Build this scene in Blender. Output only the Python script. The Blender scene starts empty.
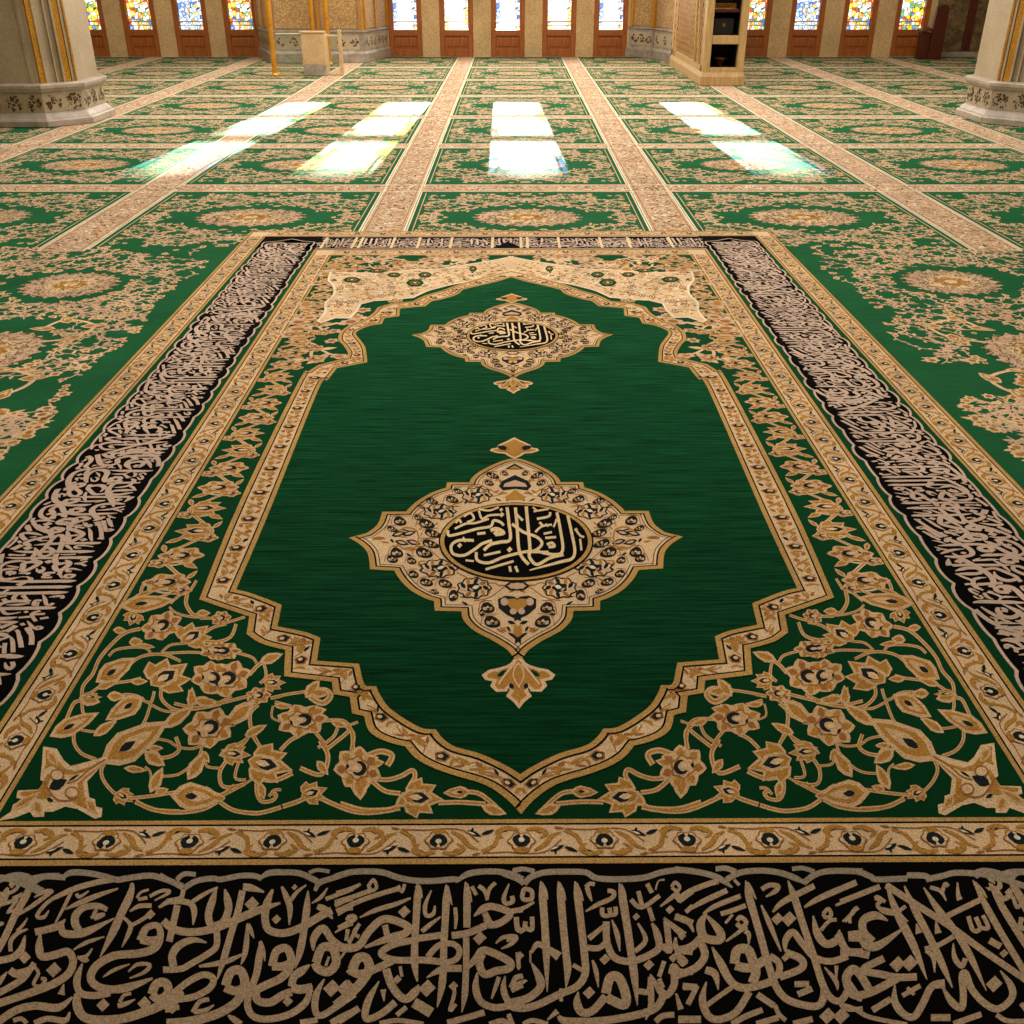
import bpy, math, random
from mathutils import Vector

# ------------------------------------------------------------------ basics
S = 2.4                                   # eye height in metres; floor layout below is in units of it
F = 1000.0
HOR = -38.0
PITCH = math.atan((512 - HOR) / F)
CP, SP = math.cos(PITCH), math.sin(PITCH)
scene = bpy.context.scene
COL = scene.collection

def ground(x, y):
    """survey point of the photograph -> place on the floor (units of eye height)"""
    a = (x - 512) / F
    b = (512 - y) / F
    dz = -SP + b * CP
    dy = CP + b * SP
    t = -1 / dz
    return a * t, dy * t

RA = ground(521, 812)
RB = ground(510.5, 231)
RANG = math.atan2(RB[0] - RA[0], RB[1] - RA[1])
CR, SR = math.cos(RANG), math.sin(RANG)

def rug(x, y):
    """survey point -> rug's own coordinates (u across from its axis, v along)"""
    X, Y = ground(x, y)
    X -= RA[0]
    Y -= RA[1]
    return X * CR - Y * SR, X * SR + Y * CR

# ------------------------------------------------------------------ materials
def srgb(r, g, b):
    def f(c):
        c /= 255.0
        return c / 12.92 if c <= 0.04045 else ((c + 0.055) / 1.055) ** 2.4
    return (f(r), f(g), f(b), 1)

def new_mat(name):
    m = bpy.data.materials.new(name)
    m.use_nodes = True
    nt = m.node_tree
    nt.nodes.clear()
    out = nt.nodes.new('ShaderNodeOutputMaterial')
    return m, nt, out

def node(nt, t, **kw):
    n = nt.nodes.new(t)
    for k, v in kw.items():
        if k in n.inputs:
            n.inputs[k].default_value = v
        else:
            setattr(n, k, v)
    return n

def coords(nt, scale=(1, 1, 1)):
    tc = nt.nodes.new('ShaderNodeTexCoord')
    mp = nt.nodes.new('ShaderNodeMapping')
    mp.inputs['Scale'].default_value = scale
    nt.links.new(tc.outputs['Object'], mp.inputs['Vector'])
    return mp.outputs['Vector']

def mixc(nt, fac, a, b, blend='MIX'):
    m = nt.nodes.new('ShaderNodeMix')
    m.data_type = 'RGBA'
    m.blend_type = blend
    for sock, val in ((m.inputs['Factor'], fac), (m.inputs['A'], a), (m.inputs['B'], b)):
        pass
    def put(sock, val):
        if hasattr(val, 'node'):
            nt.links.new(val, sock)
        else:
            sock.default_value = val
    put(m.inputs[0], fac)
    put(m.inputs[6], a)
    put(m.inputs[7], b)
    return m.outputs[2]

def ramp(nt, fac, stops, interp='LINEAR'):
    r = nt.nodes.new('ShaderNodeValToRGB')
    r.color_ramp.interpolation = interp
    els = r.color_ramp.elements
    while len(els) < len(stops):
        els.new(0.5)
    for e, (p, c) in zip(els, stops):
        e.position = p
        e.color = c
    nt.links.new(fac, r.inputs[0])
    return r.outputs[0]

def scaled(c, k):
    return (min(1, c[0] * k), min(1, c[1] * k), min(1, c[2] * k), 1)

def pile(name, c, grain=0.45, streak=0.0, second=None, gscale=190, sheen=None):
    """woven wool: colour with yarn grain, slow shade drift, optional cross streaks"""
    m, nt, out = new_mat(name)
    v = coords(nt)
    n1 = node(nt, 'ShaderNodeTexNoise', Scale=gscale, Detail=2.0, Roughness=0.7)
    nt.links.new(v, n1.inputs['Vector'])
    n2 = node(nt, 'ShaderNodeTexNoise', Scale=2.2, Detail=3.0)
    nt.links.new(v, n2.inputs['Vector'])
    g = ramp(nt, n1.outputs['Fac'], [(0.3, scaled(c, 1 - grain)), (0.7, scaled(c, 1 + grain))])
    d = ramp(nt, n2.outputs['Fac'], [(0.3, (0.86, 0.86, 0.86, 1)), (0.7, (1.12, 1.12, 1.12, 1))])
    col = mixc(nt, 1.0, g, d, 'MULTIPLY')
    if second:
        n4 = node(nt, 'ShaderNodeTexNoise', Scale=34.0, Detail=2.0)
        nt.links.new(v, n4.inputs['Vector'])
        f = ramp(nt, n4.outputs['Fac'], [(0.5, (0, 0, 0, 1)), (0.62, (1, 1, 1, 1))])
        col = mixc(nt, f, col, second)
    if streak:
        v2 = coords(nt, (3.0, 75.0, 1))
        n3 = node(nt, 'ShaderNodeTexNoise', Scale=1.0, Detail=4.0, Roughness=0.6)
        nt.links.new(v2, n3.inputs['Vector'])
        s = ramp(nt, n3.outputs['Fac'], [(0.3, (1 - streak,) * 3 + (1,)), (0.7, (1 + streak,) * 3 + (1,))])
        col = mixc(nt, 1.0, col, s, 'MULTIPLY')
        streaky = ramp(nt, n3.outputs['Fac'], [(0.32, (.12, .12, .12, 1)), (0.68, (.85, .85, .85, 1))])
    b = nt.nodes.new('ShaderNodeBump')
    b.inputs['Strength'].default_value = 0.35
    b.inputs['Distance'].default_value = 0.004
    nt.links.new(n1.outputs['Fac'], b.inputs['Height'])
    p = node(nt, 'ShaderNodeBsdfPrincipled', Roughness=0.95)
    p.inputs['Specular IOR Level'].default_value = 0.02
    if sheen:
        p.inputs['Sheen Weight'].default_value = sheen[0]
        if streak > .3:
            nt.links.new(streaky, p.inputs['Sheen Weight'])
        p.inputs['Sheen Roughness'].default_value = .45
        p.inputs['Sheen Tint'].default_value = sheen[1]
    nt.links.new(col, p.inputs['Base Color'])
    nt.links.new(b.outputs[0], p.inputs['Normal'])
    nt.links.new(p.outputs[0], out.inputs[0])
    return m

def stone(name, c, c2, scale=18, rough=0.6, bump=0.2, metal=0.0, vor=False):
    m, nt, out = new_mat(name)
    v = coords(nt)
    if vor:
        n1 = node(nt, 'ShaderNodeTexVoronoi', Scale=scale)
        fac = n1.outputs['Distance']
    else:
        n1 = node(nt, 'ShaderNodeTexNoise', Scale=scale, Detail=5.0, Roughness=0.7)
        fac = n1.outputs['Fac']
    nt.links.new(v, n1.inputs['Vector'])
    n2 = node(nt, 'ShaderNodeTexNoise', Scale=1.3, Detail=3.0)
    nt.links.new(v, n2.inputs['Vector'])
    col = ramp(nt, fac, [(0.36, c2), (0.62, c)] if not vor else [(0.05, c), (0.55, c2)])
    d = ramp(nt, n2.outputs['Fac'], [(0.3, (0.85, 0.84, 0.82, 1)), (0.7, (1.1, 1.1, 1.1, 1))])
    col = mixc(nt, 1.0, col, d, 'MULTIPLY')
    b = nt.nodes.new('ShaderNodeBump')
    b.inputs['Strength'].default_value = bump
    b.inputs['Distance'].default_value = 0.01
    nt.links.new(fac, b.inputs['Height'])
    p = node(nt, 'ShaderNodeBsdfPrincipled', Roughness=rough, Metallic=metal)
    nt.links.new(col, p.inputs['Base Color'])
    nt.links.new(b.outputs[0], p.inputs['Normal'])
    nt.links.new(p.outputs[0], out.inputs[0])
    return m

def wood(name, c, c2, rough=0.4):
    m, nt, out = new_mat(name)
    v = coords(nt, (9, 9, 1.0))
    n1 = node(nt, 'ShaderNodeTexNoise', Scale=3.0, Detail=6.0, Roughness=0.65, Distortion=0.6)
    nt.links.new(v, n1.inputs['Vector'])
    col = ramp(nt, n1.outputs['Fac'], [(0.3, c2), (0.7, c)])
    p = node(nt, 'ShaderNodeBsdfPrincipled', Roughness=rough)
    nt.links.new(col, p.inputs['Base Color'])
    nt.links.new(p.outputs[0], out.inputs[0])
    return m

def stained(name, stops, centre_glare=0.0, scale=9.0):
    """leaded coloured glass: cells of clear coloured glass, dark cames between"""
    m, nt, out = new_mat(name)
    v = coords(nt)
    vo = node(nt, 'ShaderNodeTexVoronoi', Scale=scale, Randomness=0.75)
    nt.links.new(v, vo.inputs['Vector'])
    ve = nt.nodes.new('ShaderNodeTexVoronoi')
    ve.feature = 'DISTANCE_TO_EDGE'
    ve.inputs['Scale'].default_value = scale
    ve.inputs['Randomness'].default_value = 0.75
    nt.links.new(v, ve.inputs['Vector'])
    sep = nt.nodes.new('ShaderNodeSeparateColor')
    nt.links.new(vo.outputs['Color'], sep.inputs[0])
    col = ramp(nt, sep.outputs[0], stops, 'CONSTANT')
    # lighter heart of every piece
    h = ramp(nt, vo.outputs['Distance'], [(0.0, (0.8, 0.8, 0.8, 1)), (0.42, (0, 0, 0, 1))])
    col = mixc(nt, h, col, (1, 0.98, 0.92, 1))
    edge = ramp(nt, ve.outputs['Distance'], [(0.02, (0, 0, 0, 1)), (0.05, (1, 1, 1, 1))])
    if centre_glare:  # blown-out glare put into the glass colour: white mid-pane, cames washed out
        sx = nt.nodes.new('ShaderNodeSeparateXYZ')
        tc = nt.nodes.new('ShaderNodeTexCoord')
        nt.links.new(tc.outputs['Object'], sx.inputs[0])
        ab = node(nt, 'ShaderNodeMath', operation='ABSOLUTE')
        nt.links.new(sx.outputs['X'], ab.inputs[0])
        w = ramp(nt, ab.outputs[0], [(0.13, (centre_glare,) * 3 + (1,)), (0.27, (0, 0, 0, 1))])
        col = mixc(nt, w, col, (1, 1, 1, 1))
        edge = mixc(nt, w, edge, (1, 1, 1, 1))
    t = nt.nodes.new('ShaderNodeBsdfTransparent')
    nt.links.new(col, t.inputs[0])
    d = node(nt, 'ShaderNodeBsdfDiffuse')
    d.inputs[0].default_value = (0.02, 0.018, 0.015, 1)
    g = node(nt, 'ShaderNodeBsdfGlossy', Roughness=0.15)
    mx = nt.nodes.new('ShaderNodeMixShader')
    nt.links.new(edge, mx.inputs[0])
    nt.links.new(d.outputs[0], mx.inputs[1])
    nt.links.new(t.outputs[0], mx.inputs[2])
    mx2 = nt.nodes.new('ShaderNodeMixShader')
    mx2.inputs[0].default_value = 0.03
    nt.links.new(mx.outputs[0], mx2.inputs[1])
    nt.links.new(g.outputs[0], mx2.inputs[2])
    nt.links.new(mx2.outputs[0], out.inputs[0])
    return m

BEIGE = (0.75, 0.51, 0.305, 1)
GS = (.40, (.08, .75, .30, 1))
M = {}
M['green'] = pile('green wool', (0.0010, 0.023, 0.0070, 1), 0.45, streak=0.42, sheen=GS)
M['green2'] = pile('border green wool', (0.0016, 0.026, 0.0070, 1), 0.5, sheen=GS)
M['cgreen'] = pile('carpet green wool', (0.014, 0.096, 0.036, 1), 0.4, streak=0.2, sheen=(.12, GS[1]))
M['beige'] = pile('beige wool', BEIGE, 0.42)
M['rose'] = pile('rose beige wool', (0.60, 0.405, 0.27, 1), 0.45)
M['strip'] = pile('speckled beige wool', (0.62, 0.44, 0.30, 1), 0.45, second=(0.30, 0.17, 0.09, 1))
M['gold'] = pile('gold wool', (0.45, 0.225, 0.05, 1), 0.5)
M['goldline'] = pile('light gold cord', (0.50, 0.30, 0.10, 1), 0.5)
M['tan'] = pile('tan gold wool', (0.63, 0.42, 0.225, 1), 0.45)
M['rust'] = pile('rust wool', (0.34, 0.145, 0.045, 1), 0.5)
M['cream'] = pile('cream wool', (0.84, 0.70, 0.52, 1), 0.3)
M['black'] = pile('black wool', (0.0026, 0.0026, 0.0026, 1), 0.3)
M['ink'] = pile('dark slate wool', (0.015, 0.020, 0.021, 1), 0.6)
M['text'] = pile('taupe wool', (0.43, 0.31, 0.20, 1), 0.42)
M['ptext'] = pile('pink taupe wool', (0.58, 0.43, 0.34, 1), 0.35)
M['greytext'] = pile('grey taupe wool', (0.33, 0.27, 0.20, 1), 0.42)
M['ivory'] = pile('pale gold wool', (0.80, 0.60, 0.34, 1), 0.3)

# ------------------------------------------------------------------ flat pattern builder
EPS = 0.0005

def spline(pts, n=5):
    if len(pts) < 3:
        return list(pts)
    out = []
    k = len(pts[0])
    for i in range(len(pts) - 1):
        p0 = pts[max(i - 1, 0)]
        p1, p2 = pts[i], pts[i + 1]
        p3 = pts[min(i + 2, len(pts) - 1)]
        for j in range(n):
            t = j / n
            out.append(tuple(0.5 * (2 * p1[q] + (p2[q] - p0[q]) * t + (2 * p0[q] - 5 * p1[q] + 4 * p2[q] - p3[q]) * t * t
                                    + (3 * p1[q] - p0[q] - 3 * p2[q] + p3[q]) * t ** 3) for q in range(k)))
    out.append(tuple(pts[-1]))
    return out

def cornered(pts, n=4, ang=33):
    """smooth a path but keep its sharp corners"""
    runs, cur = [], [pts[0]]
    for i in range(1, len(pts) - 1):
        cur.append(pts[i])
        a = math.atan2(pts[i][1] - pts[i - 1][1], pts[i][0] - pts[i - 1][0])
        b = math.atan2(pts[i + 1][1] - pts[i][1], pts[i + 1][0] - pts[i][0])
        d = abs((b - a + math.pi) % (2 * math.pi) - math.pi)
        if math.degrees(d) > ang:
            runs.append(cur)
            cur = [pts[i]]
    cur.append(pts[-1])
    runs.append(cur)
    out = []
    for r in runs:
        out += spline(r, n)[:-1]
    out.append(pts[-1])
    return out

def offset(pts, d, closed=False):
    out = []
    n = len(pts)
    for i in range(n):
        if closed:
            a, b, c = pts[i - 1], pts[i], pts[(i + 1) % n]
        else:
            a, b, c = pts[max(i - 1, 0)], pts[i], pts[min(i + 1, n - 1)]
        def nrm(p, q):
            dx, dy = q[0] - p[0], q[1] - p[1]
            l = math.hypot(dx, dy)
            return None if l < 1e-9 else (-dy / l, dx / l)
        n1, n2 = nrm(a, b), nrm(b, c)
        n1 = n1 or n2
        n2 = n2 or n1
        if n1 is None:
            out.append(b)
            continue
        mx, my = n1[0] + n2[0], n1[1] + n2[1]
        l2 = mx * mx + my * my
        k = min(2 / max(l2, 1e-6), 1.6 / max(math.sqrt(l2), 1e-6)) if l2 > 1e-6 else 0
        out.append((b[0] + mx * k * d, b[1] + my * k * d))
    return out

class Pat:
    """collects flat coloured shapes and links them as ONE mesh"""
    def __init__(self, place):
        self.place = place                # (u, v, level) -> xyz
        self.v, self.f, self.m, self.slots = [], [], [], []
        self.count = 0
    def lift(self):
        # every shape lies a hair above the one before it, as overlapping yarns do
        self.count += 1
        return (self.count * 7 % 23) * .017
    def slot(self, k):
        if k not in self.slots:
            self.slots.append(k)
        return self.slots.index(k)
    def poly(self, pts, mat, lvl, T=None):
        q = [T(*p[:2]) if T else p[:2] for p in pts]
        a = sum(q[i - 1][0] * q[i][1] - q[i][0] * q[i - 1][1] for i in range(len(q)))
        if a < 0:
            q.reverse()
        b = len(self.v)
        lvl += self.lift()
        self.v += [self.place(u, v, lvl) for u, v in q]
        self.f.append(list(range(b, b + len(q))))
        self.m.append(self.slot(mat))
    def strip(self, A, B, mat, lvl, T=None):
        q = [T(*p[:2]) if T else p[:2] for p in A]
        r = [T(*p[:2]) if T else p[:2] for p in B]
        b = len(self.v)
        n = len(q)
        lvl += self.lift()
        g = .4 / n
        self.v += [self.place(u, v, lvl + g * i) for i, (u, v) in enumerate(q)] + [self.place(u, v, lvl + g * i) for i, (u, v) in enumerate(r)]
        s = self.slot(mat)
        mid = n // 2 if n > 2 else 0
        mid = min(mid, n - 2)
        ring = [q[mid], q[mid + 1], r[mid + 1], r[mid]]
        a = sum(ring[i - 1][0] * ring[i][1] - ring[i][0] * ring[i - 1][1] for i in range(4))
        for i in range(n - 1):
            fc = [b + i, b + i + 1, b + n + i + 1, b + n + i]
            if a < 0:
                fc.reverse()
            self.f.append(fc)
            self.m.append(s)
    def ribbon(self, pts, mat, lvl, T=None, w=None, n=5):
        """pts (x, y[, width]) smoothed into a stroke"""
        P3 = [(p[0], p[1], p[2] if len(p) > 2 else w) for p in pts]
        P3 = spline(P3, n)
        L, R = [], []
        for i, p in enumerate(P3):
            a, c = P3[max(i - 1, 0)], P3[min(i + 1, len(P3) - 1)]
            dx, dy = c[0] - a[0], c[1] - a[1]
            l = math.hypot(dx, dy) or 1
            h = p[2] / 2
            L.append((p[0] - dy / l * h, p[1] + dx / l * h))
            R.append((p[0] + dy / l * h, p[1] - dx / l * h))
        self.strip(L, R, mat, lvl, T)
    def band(self, path, d0, d1, mat, lvl, closed=False, T=None):
        A, B = offset(path, d0, closed), offset(path, d1, closed)
        if closed:
            A.append(A[0])
            B.append(B[0])
        self.strip(A, B, mat, lvl, T)
    def oval(self, cx, cy, rx, ry, mat, lvl, T=None, rot=0, n=14, lobe=0, nl=6):
        c, s = math.cos(rot), math.sin(rot)
        pts = []
        n = max(n, nl * 4 if lobe else n)
        for i in range(n):
            t = 2 * math.pi * i / n
            k = 1 - lobe * (0.5 - 0.5 * math.cos(nl * t)) if lobe else 1
            x, y = rx * k * math.cos(t), ry * k * math.sin(t)
            pts.append((cx + x * c - y * s, cy + x * s + y * c))
        self.poly(pts, mat, lvl, T)
    def lens(self, cx, cy, l, w, rot, mat, lvl, T=None, fat=0.0):
        """pointed leaf; fat shifts its belly towards the root"""
        c, s = math.cos(rot), math.sin(rot)
        pts = []
        for x, y in ((-1, 0), (-0.55 - fat * .3, 0.72), (0.0 - fat, 1.0), (0.5, 0.62), (1, 0), (0.5, -0.62), (0.0 - fat, -1.0), (-0.55 - fat * .3, -0.72)):
            px, py = x * l / 2, y * w / 2
            pts.append((cx + px * c - py * s, cy + px * s + py * c))
        self.poly(pts, mat, lvl, T)
    def build(self, name, parent=None):
        me = bpy.data.meshes.new(name)
        me.from_pydata(self.v, [], self.f)
        for k in self.slots:
            me.materials.append(M[k])
        me.polygons.foreach_set('material_index', self.m)
        me.update()
        o = bpy.data.objects.new(name, me)
        COL.objects.link(o)
        o.parent = parent
        return o

def empty(name, loc, rot=0):
    o = bpy.data.objects.new(name, None)
    o.empty_display_size = 0.2
    COL.objects.link(o)
    o.location = loc
    o.rotation_euler = (0, 0, rot)
    return o

def tag(o, label=None, cat=None, group=None, kind=None):
    if label: o['label'] = label
    if cat: o['category'] = cat
    if group: o['group'] = group
    if kind: o['kind'] = kind
    return o

def C(ox, oy, s, txt, w=None):
    """'x,y[,w] ...' read off an enlarged detail whose corner is (ox, oy) and whose enlargement is s"""
    out = []
    for tok in txt.split():
        p = [float(q) for q in tok.split(',')]
        if len(p) > 2:
            out.append((ox + p[0] / s, oy + p[1] / s, p[2] / s))
        elif w:
            out.append((ox + p[0] / s, oy + p[1] / s, w / s))
        else:
            out.append((ox + p[0] / s, oy + p[1] / s))
    return out

# ------------------------------------------------------------------ flower stamps (drawn in any plane, mapped by T)
def flower(P, T, x, y, rx, ry, rot, lvl=3, pal=('tan', 'gold', 'ink', 'beige'), nl=7):
    rim, fill, dark, lite = pal
    c, s = math.cos(rot), math.sin(rot)
    def at(a, b):
        return x + a * rx * c - b * ry * s, y + a * rx * s + b * ry * c
    P.oval(x, y, rx, ry, rim, lvl, T, rot, 28, 0.22, nl)
    for i in range(nl):
        t = 2 * math.pi * i / nl
        px, py = at(.66 * math.cos(t), .66 * math.sin(t))
        P.lens(px, py, rx * .40, ry * .40, t + rot, fill if i % 3 else 'rust', lvl + 1, T)
    P.oval(x, y, rx * .56, ry * .56, 'rust', lvl + 2, T, rot + .3, 24, 0.2, 6)
    P.oval(*at(-.02, .02), rx * .48, ry * .48, rim, lvl + 3, T, rot + .3, 24, 0.24, 6)
    ring = []
    for k in range(9):                       # dark crescent round the heart
        t = -2.0 + k * .5
        ring.append((*at(.27 * math.cos(t), .27 * math.sin(t)), rx * (.06 + .13 * math.sin(k / 8 * math.pi))))
    P.ribbon(ring, dark, lvl + 4, T, None, 2)
    P.oval(*at(-.06, 0), rx * .13, ry * .13, lite, lvl + 5, T, rot, 8)
    P.lens(*at(-.40, .1), rx * .22, ry * .16, rot + 1.3, dark, lvl + 4, T)

def lotus(P, T, x, y, r, rot, sq=0.75, lvl=3, pal=('tan', 'gold', 'ink', 'beige'), n=5):
    """side-seen blossom: a fan of pointed petals on a cup, opening towards rot"""
    rim, fill, dark, lite = pal
    c, s = math.cos(rot), math.sin(rot)
    def at(a, b):
        return (x + (a * c - b * s) * r, y + (a * s + b * c) * r * sq)
    def petal(ang, ln, wd, k, mat, lv):
        pts = []
        for a, b in ((-.1, 0), (.25, .5), (.6, .55), (1.0, 0), (.6, -.55), (.25, -.5)):
            a2, b2 = a * ln * (.5 + k / 2), b * wd * k
            if k < 1:
                a2 += .06 * ln
            ca, sa = math.cos(ang), math.sin(ang)
            pts.append(at(-.45 + a2 * ca - b2 * sa, a2 * sa + b2 * ca))
        P.poly(pts, mat, lv, T)
    for i in range(n):
        k = i / (n - 1) * 2 - 1
        ang = k * 1.15
        ln = 1.45 - .38 * abs(k)
        petal(ang, ln, .62, 1, rim, lvl)
        petal(ang, ln, .62, .68, fill, lvl + 1)
    petal(0, 1.0, .75, 1, rim, lvl + 2)
    petal(0, .95, .7, .66, dark, lvl + 3)
    petal(0, .7, .5, .5, lite, lvl + 4)
    P.poly([at(-.75, 0), at(-.5, .36), at(-.15, .42), at(-.25, 0), at(-.15, -.42), at(-.5, -.36)], rim, lvl + 2, T)
    P.poly([at(-.66, 0), at(-.47, .24), at(-.24, .28), at(-.32, 0), at(-.24, -.28), at(-.47, -.24)], fill, lvl + 3, T)

def bud(P, T, x, y, l, w, rot, lvl=3, pal=('tan', 'gold', 'ink', 'beige')):
    rim, fill, dark, lite = pal
    P.lens(x, y, l, w, rot, rim, lvl, T, .25)
    P.lens(x, y, l * .78, w * .7, rot, fill, lvl + 1, T, .25)
    P.lens(x + math.cos(rot) * l * .02, y + math.sin(rot) * l * .02, l * .5, w * .4, rot, rim, lvl + 2, T, .2)
    P.lens(x - math.cos(rot) * l * .1, y - math.sin(rot) * l * .1, l * .24, w * .24, rot, dark, lvl + 3, T)

def leaf(P, T, x, y, l, w, rot, lvl=3, pal=('tan', 'gold')):
    P.lens(x, y, l, w, rot, pal[0], lvl, T, .15)
    P.lens(x, y, l * .7, w * .5, rot, pal[1], lvl + 1, T, .15)

def stem(P, T, pts, w, lvl=1, core='gold', rim='tan', n=5):
    P.ribbon(pts, rim, lvl, T, w, n)
    P.ribbon([p[:2] for p in pts], core, lvl + 1, T, w * .34, n)

def arabesque(P, T, region, n, seed, box, size=1.0, mats=('rose', 'beige', 'gold'), lvl=2, step=.028, length=14):
    """curling stems hung with small leaves and blossoms wherever region(x, y) allows"""
    r = random.Random(seed)
    x0, y0, x1, y1 = box
    for i in range(n):
        x, y = x0 + (x1 - x0) * r.random(), y0 + (y1 - y0) * r.random()
        if not region(x, y):
            continue
        a = r.random() * 6.283
        curl = r.choice((-1, 1)) * (.18 + .35 * r.random())
        pts = [(x, y)]
        for k in range(r.randint(length // 2, length)):
            a += curl
            curl *= .97 if r.random() < .8 else -1
            x += math.cos(a) * step * size
            y += math.sin(a) * step * size
            if not region(x, y):
                break
            pts.append((x, y))
            s = 1 if k % 2 else -1
            la = a + s * (.7 + .5 * r.random())
            ll = (.014 + .014 * r.random()) * size
            P.lens(x + math.cos(la) * ll * .6, y + math.sin(la) * ll * .6, ll * 1.3, ll * .6, la, mats[0] if r.random() < .75 else mats[1], lvl, T)
        if len(pts) > 2:
            P.ribbon(pts, mats[0], lvl, T, .0058 * size, 2)
        fx, fy = pts[-1]
        rr = (.014 + .011 * r.random()) * size
        if region(fx, fy):
            P.oval(fx, fy, rr, rr * .85, mats[1], lvl + 1, T, a, 12, .35, r.choice((5, 6)))
            P.oval(fx, fy, rr * .45, rr * .4, mats[2] if r.random() < .6 else 'rust', lvl + 2, T, a, 7)

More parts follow.
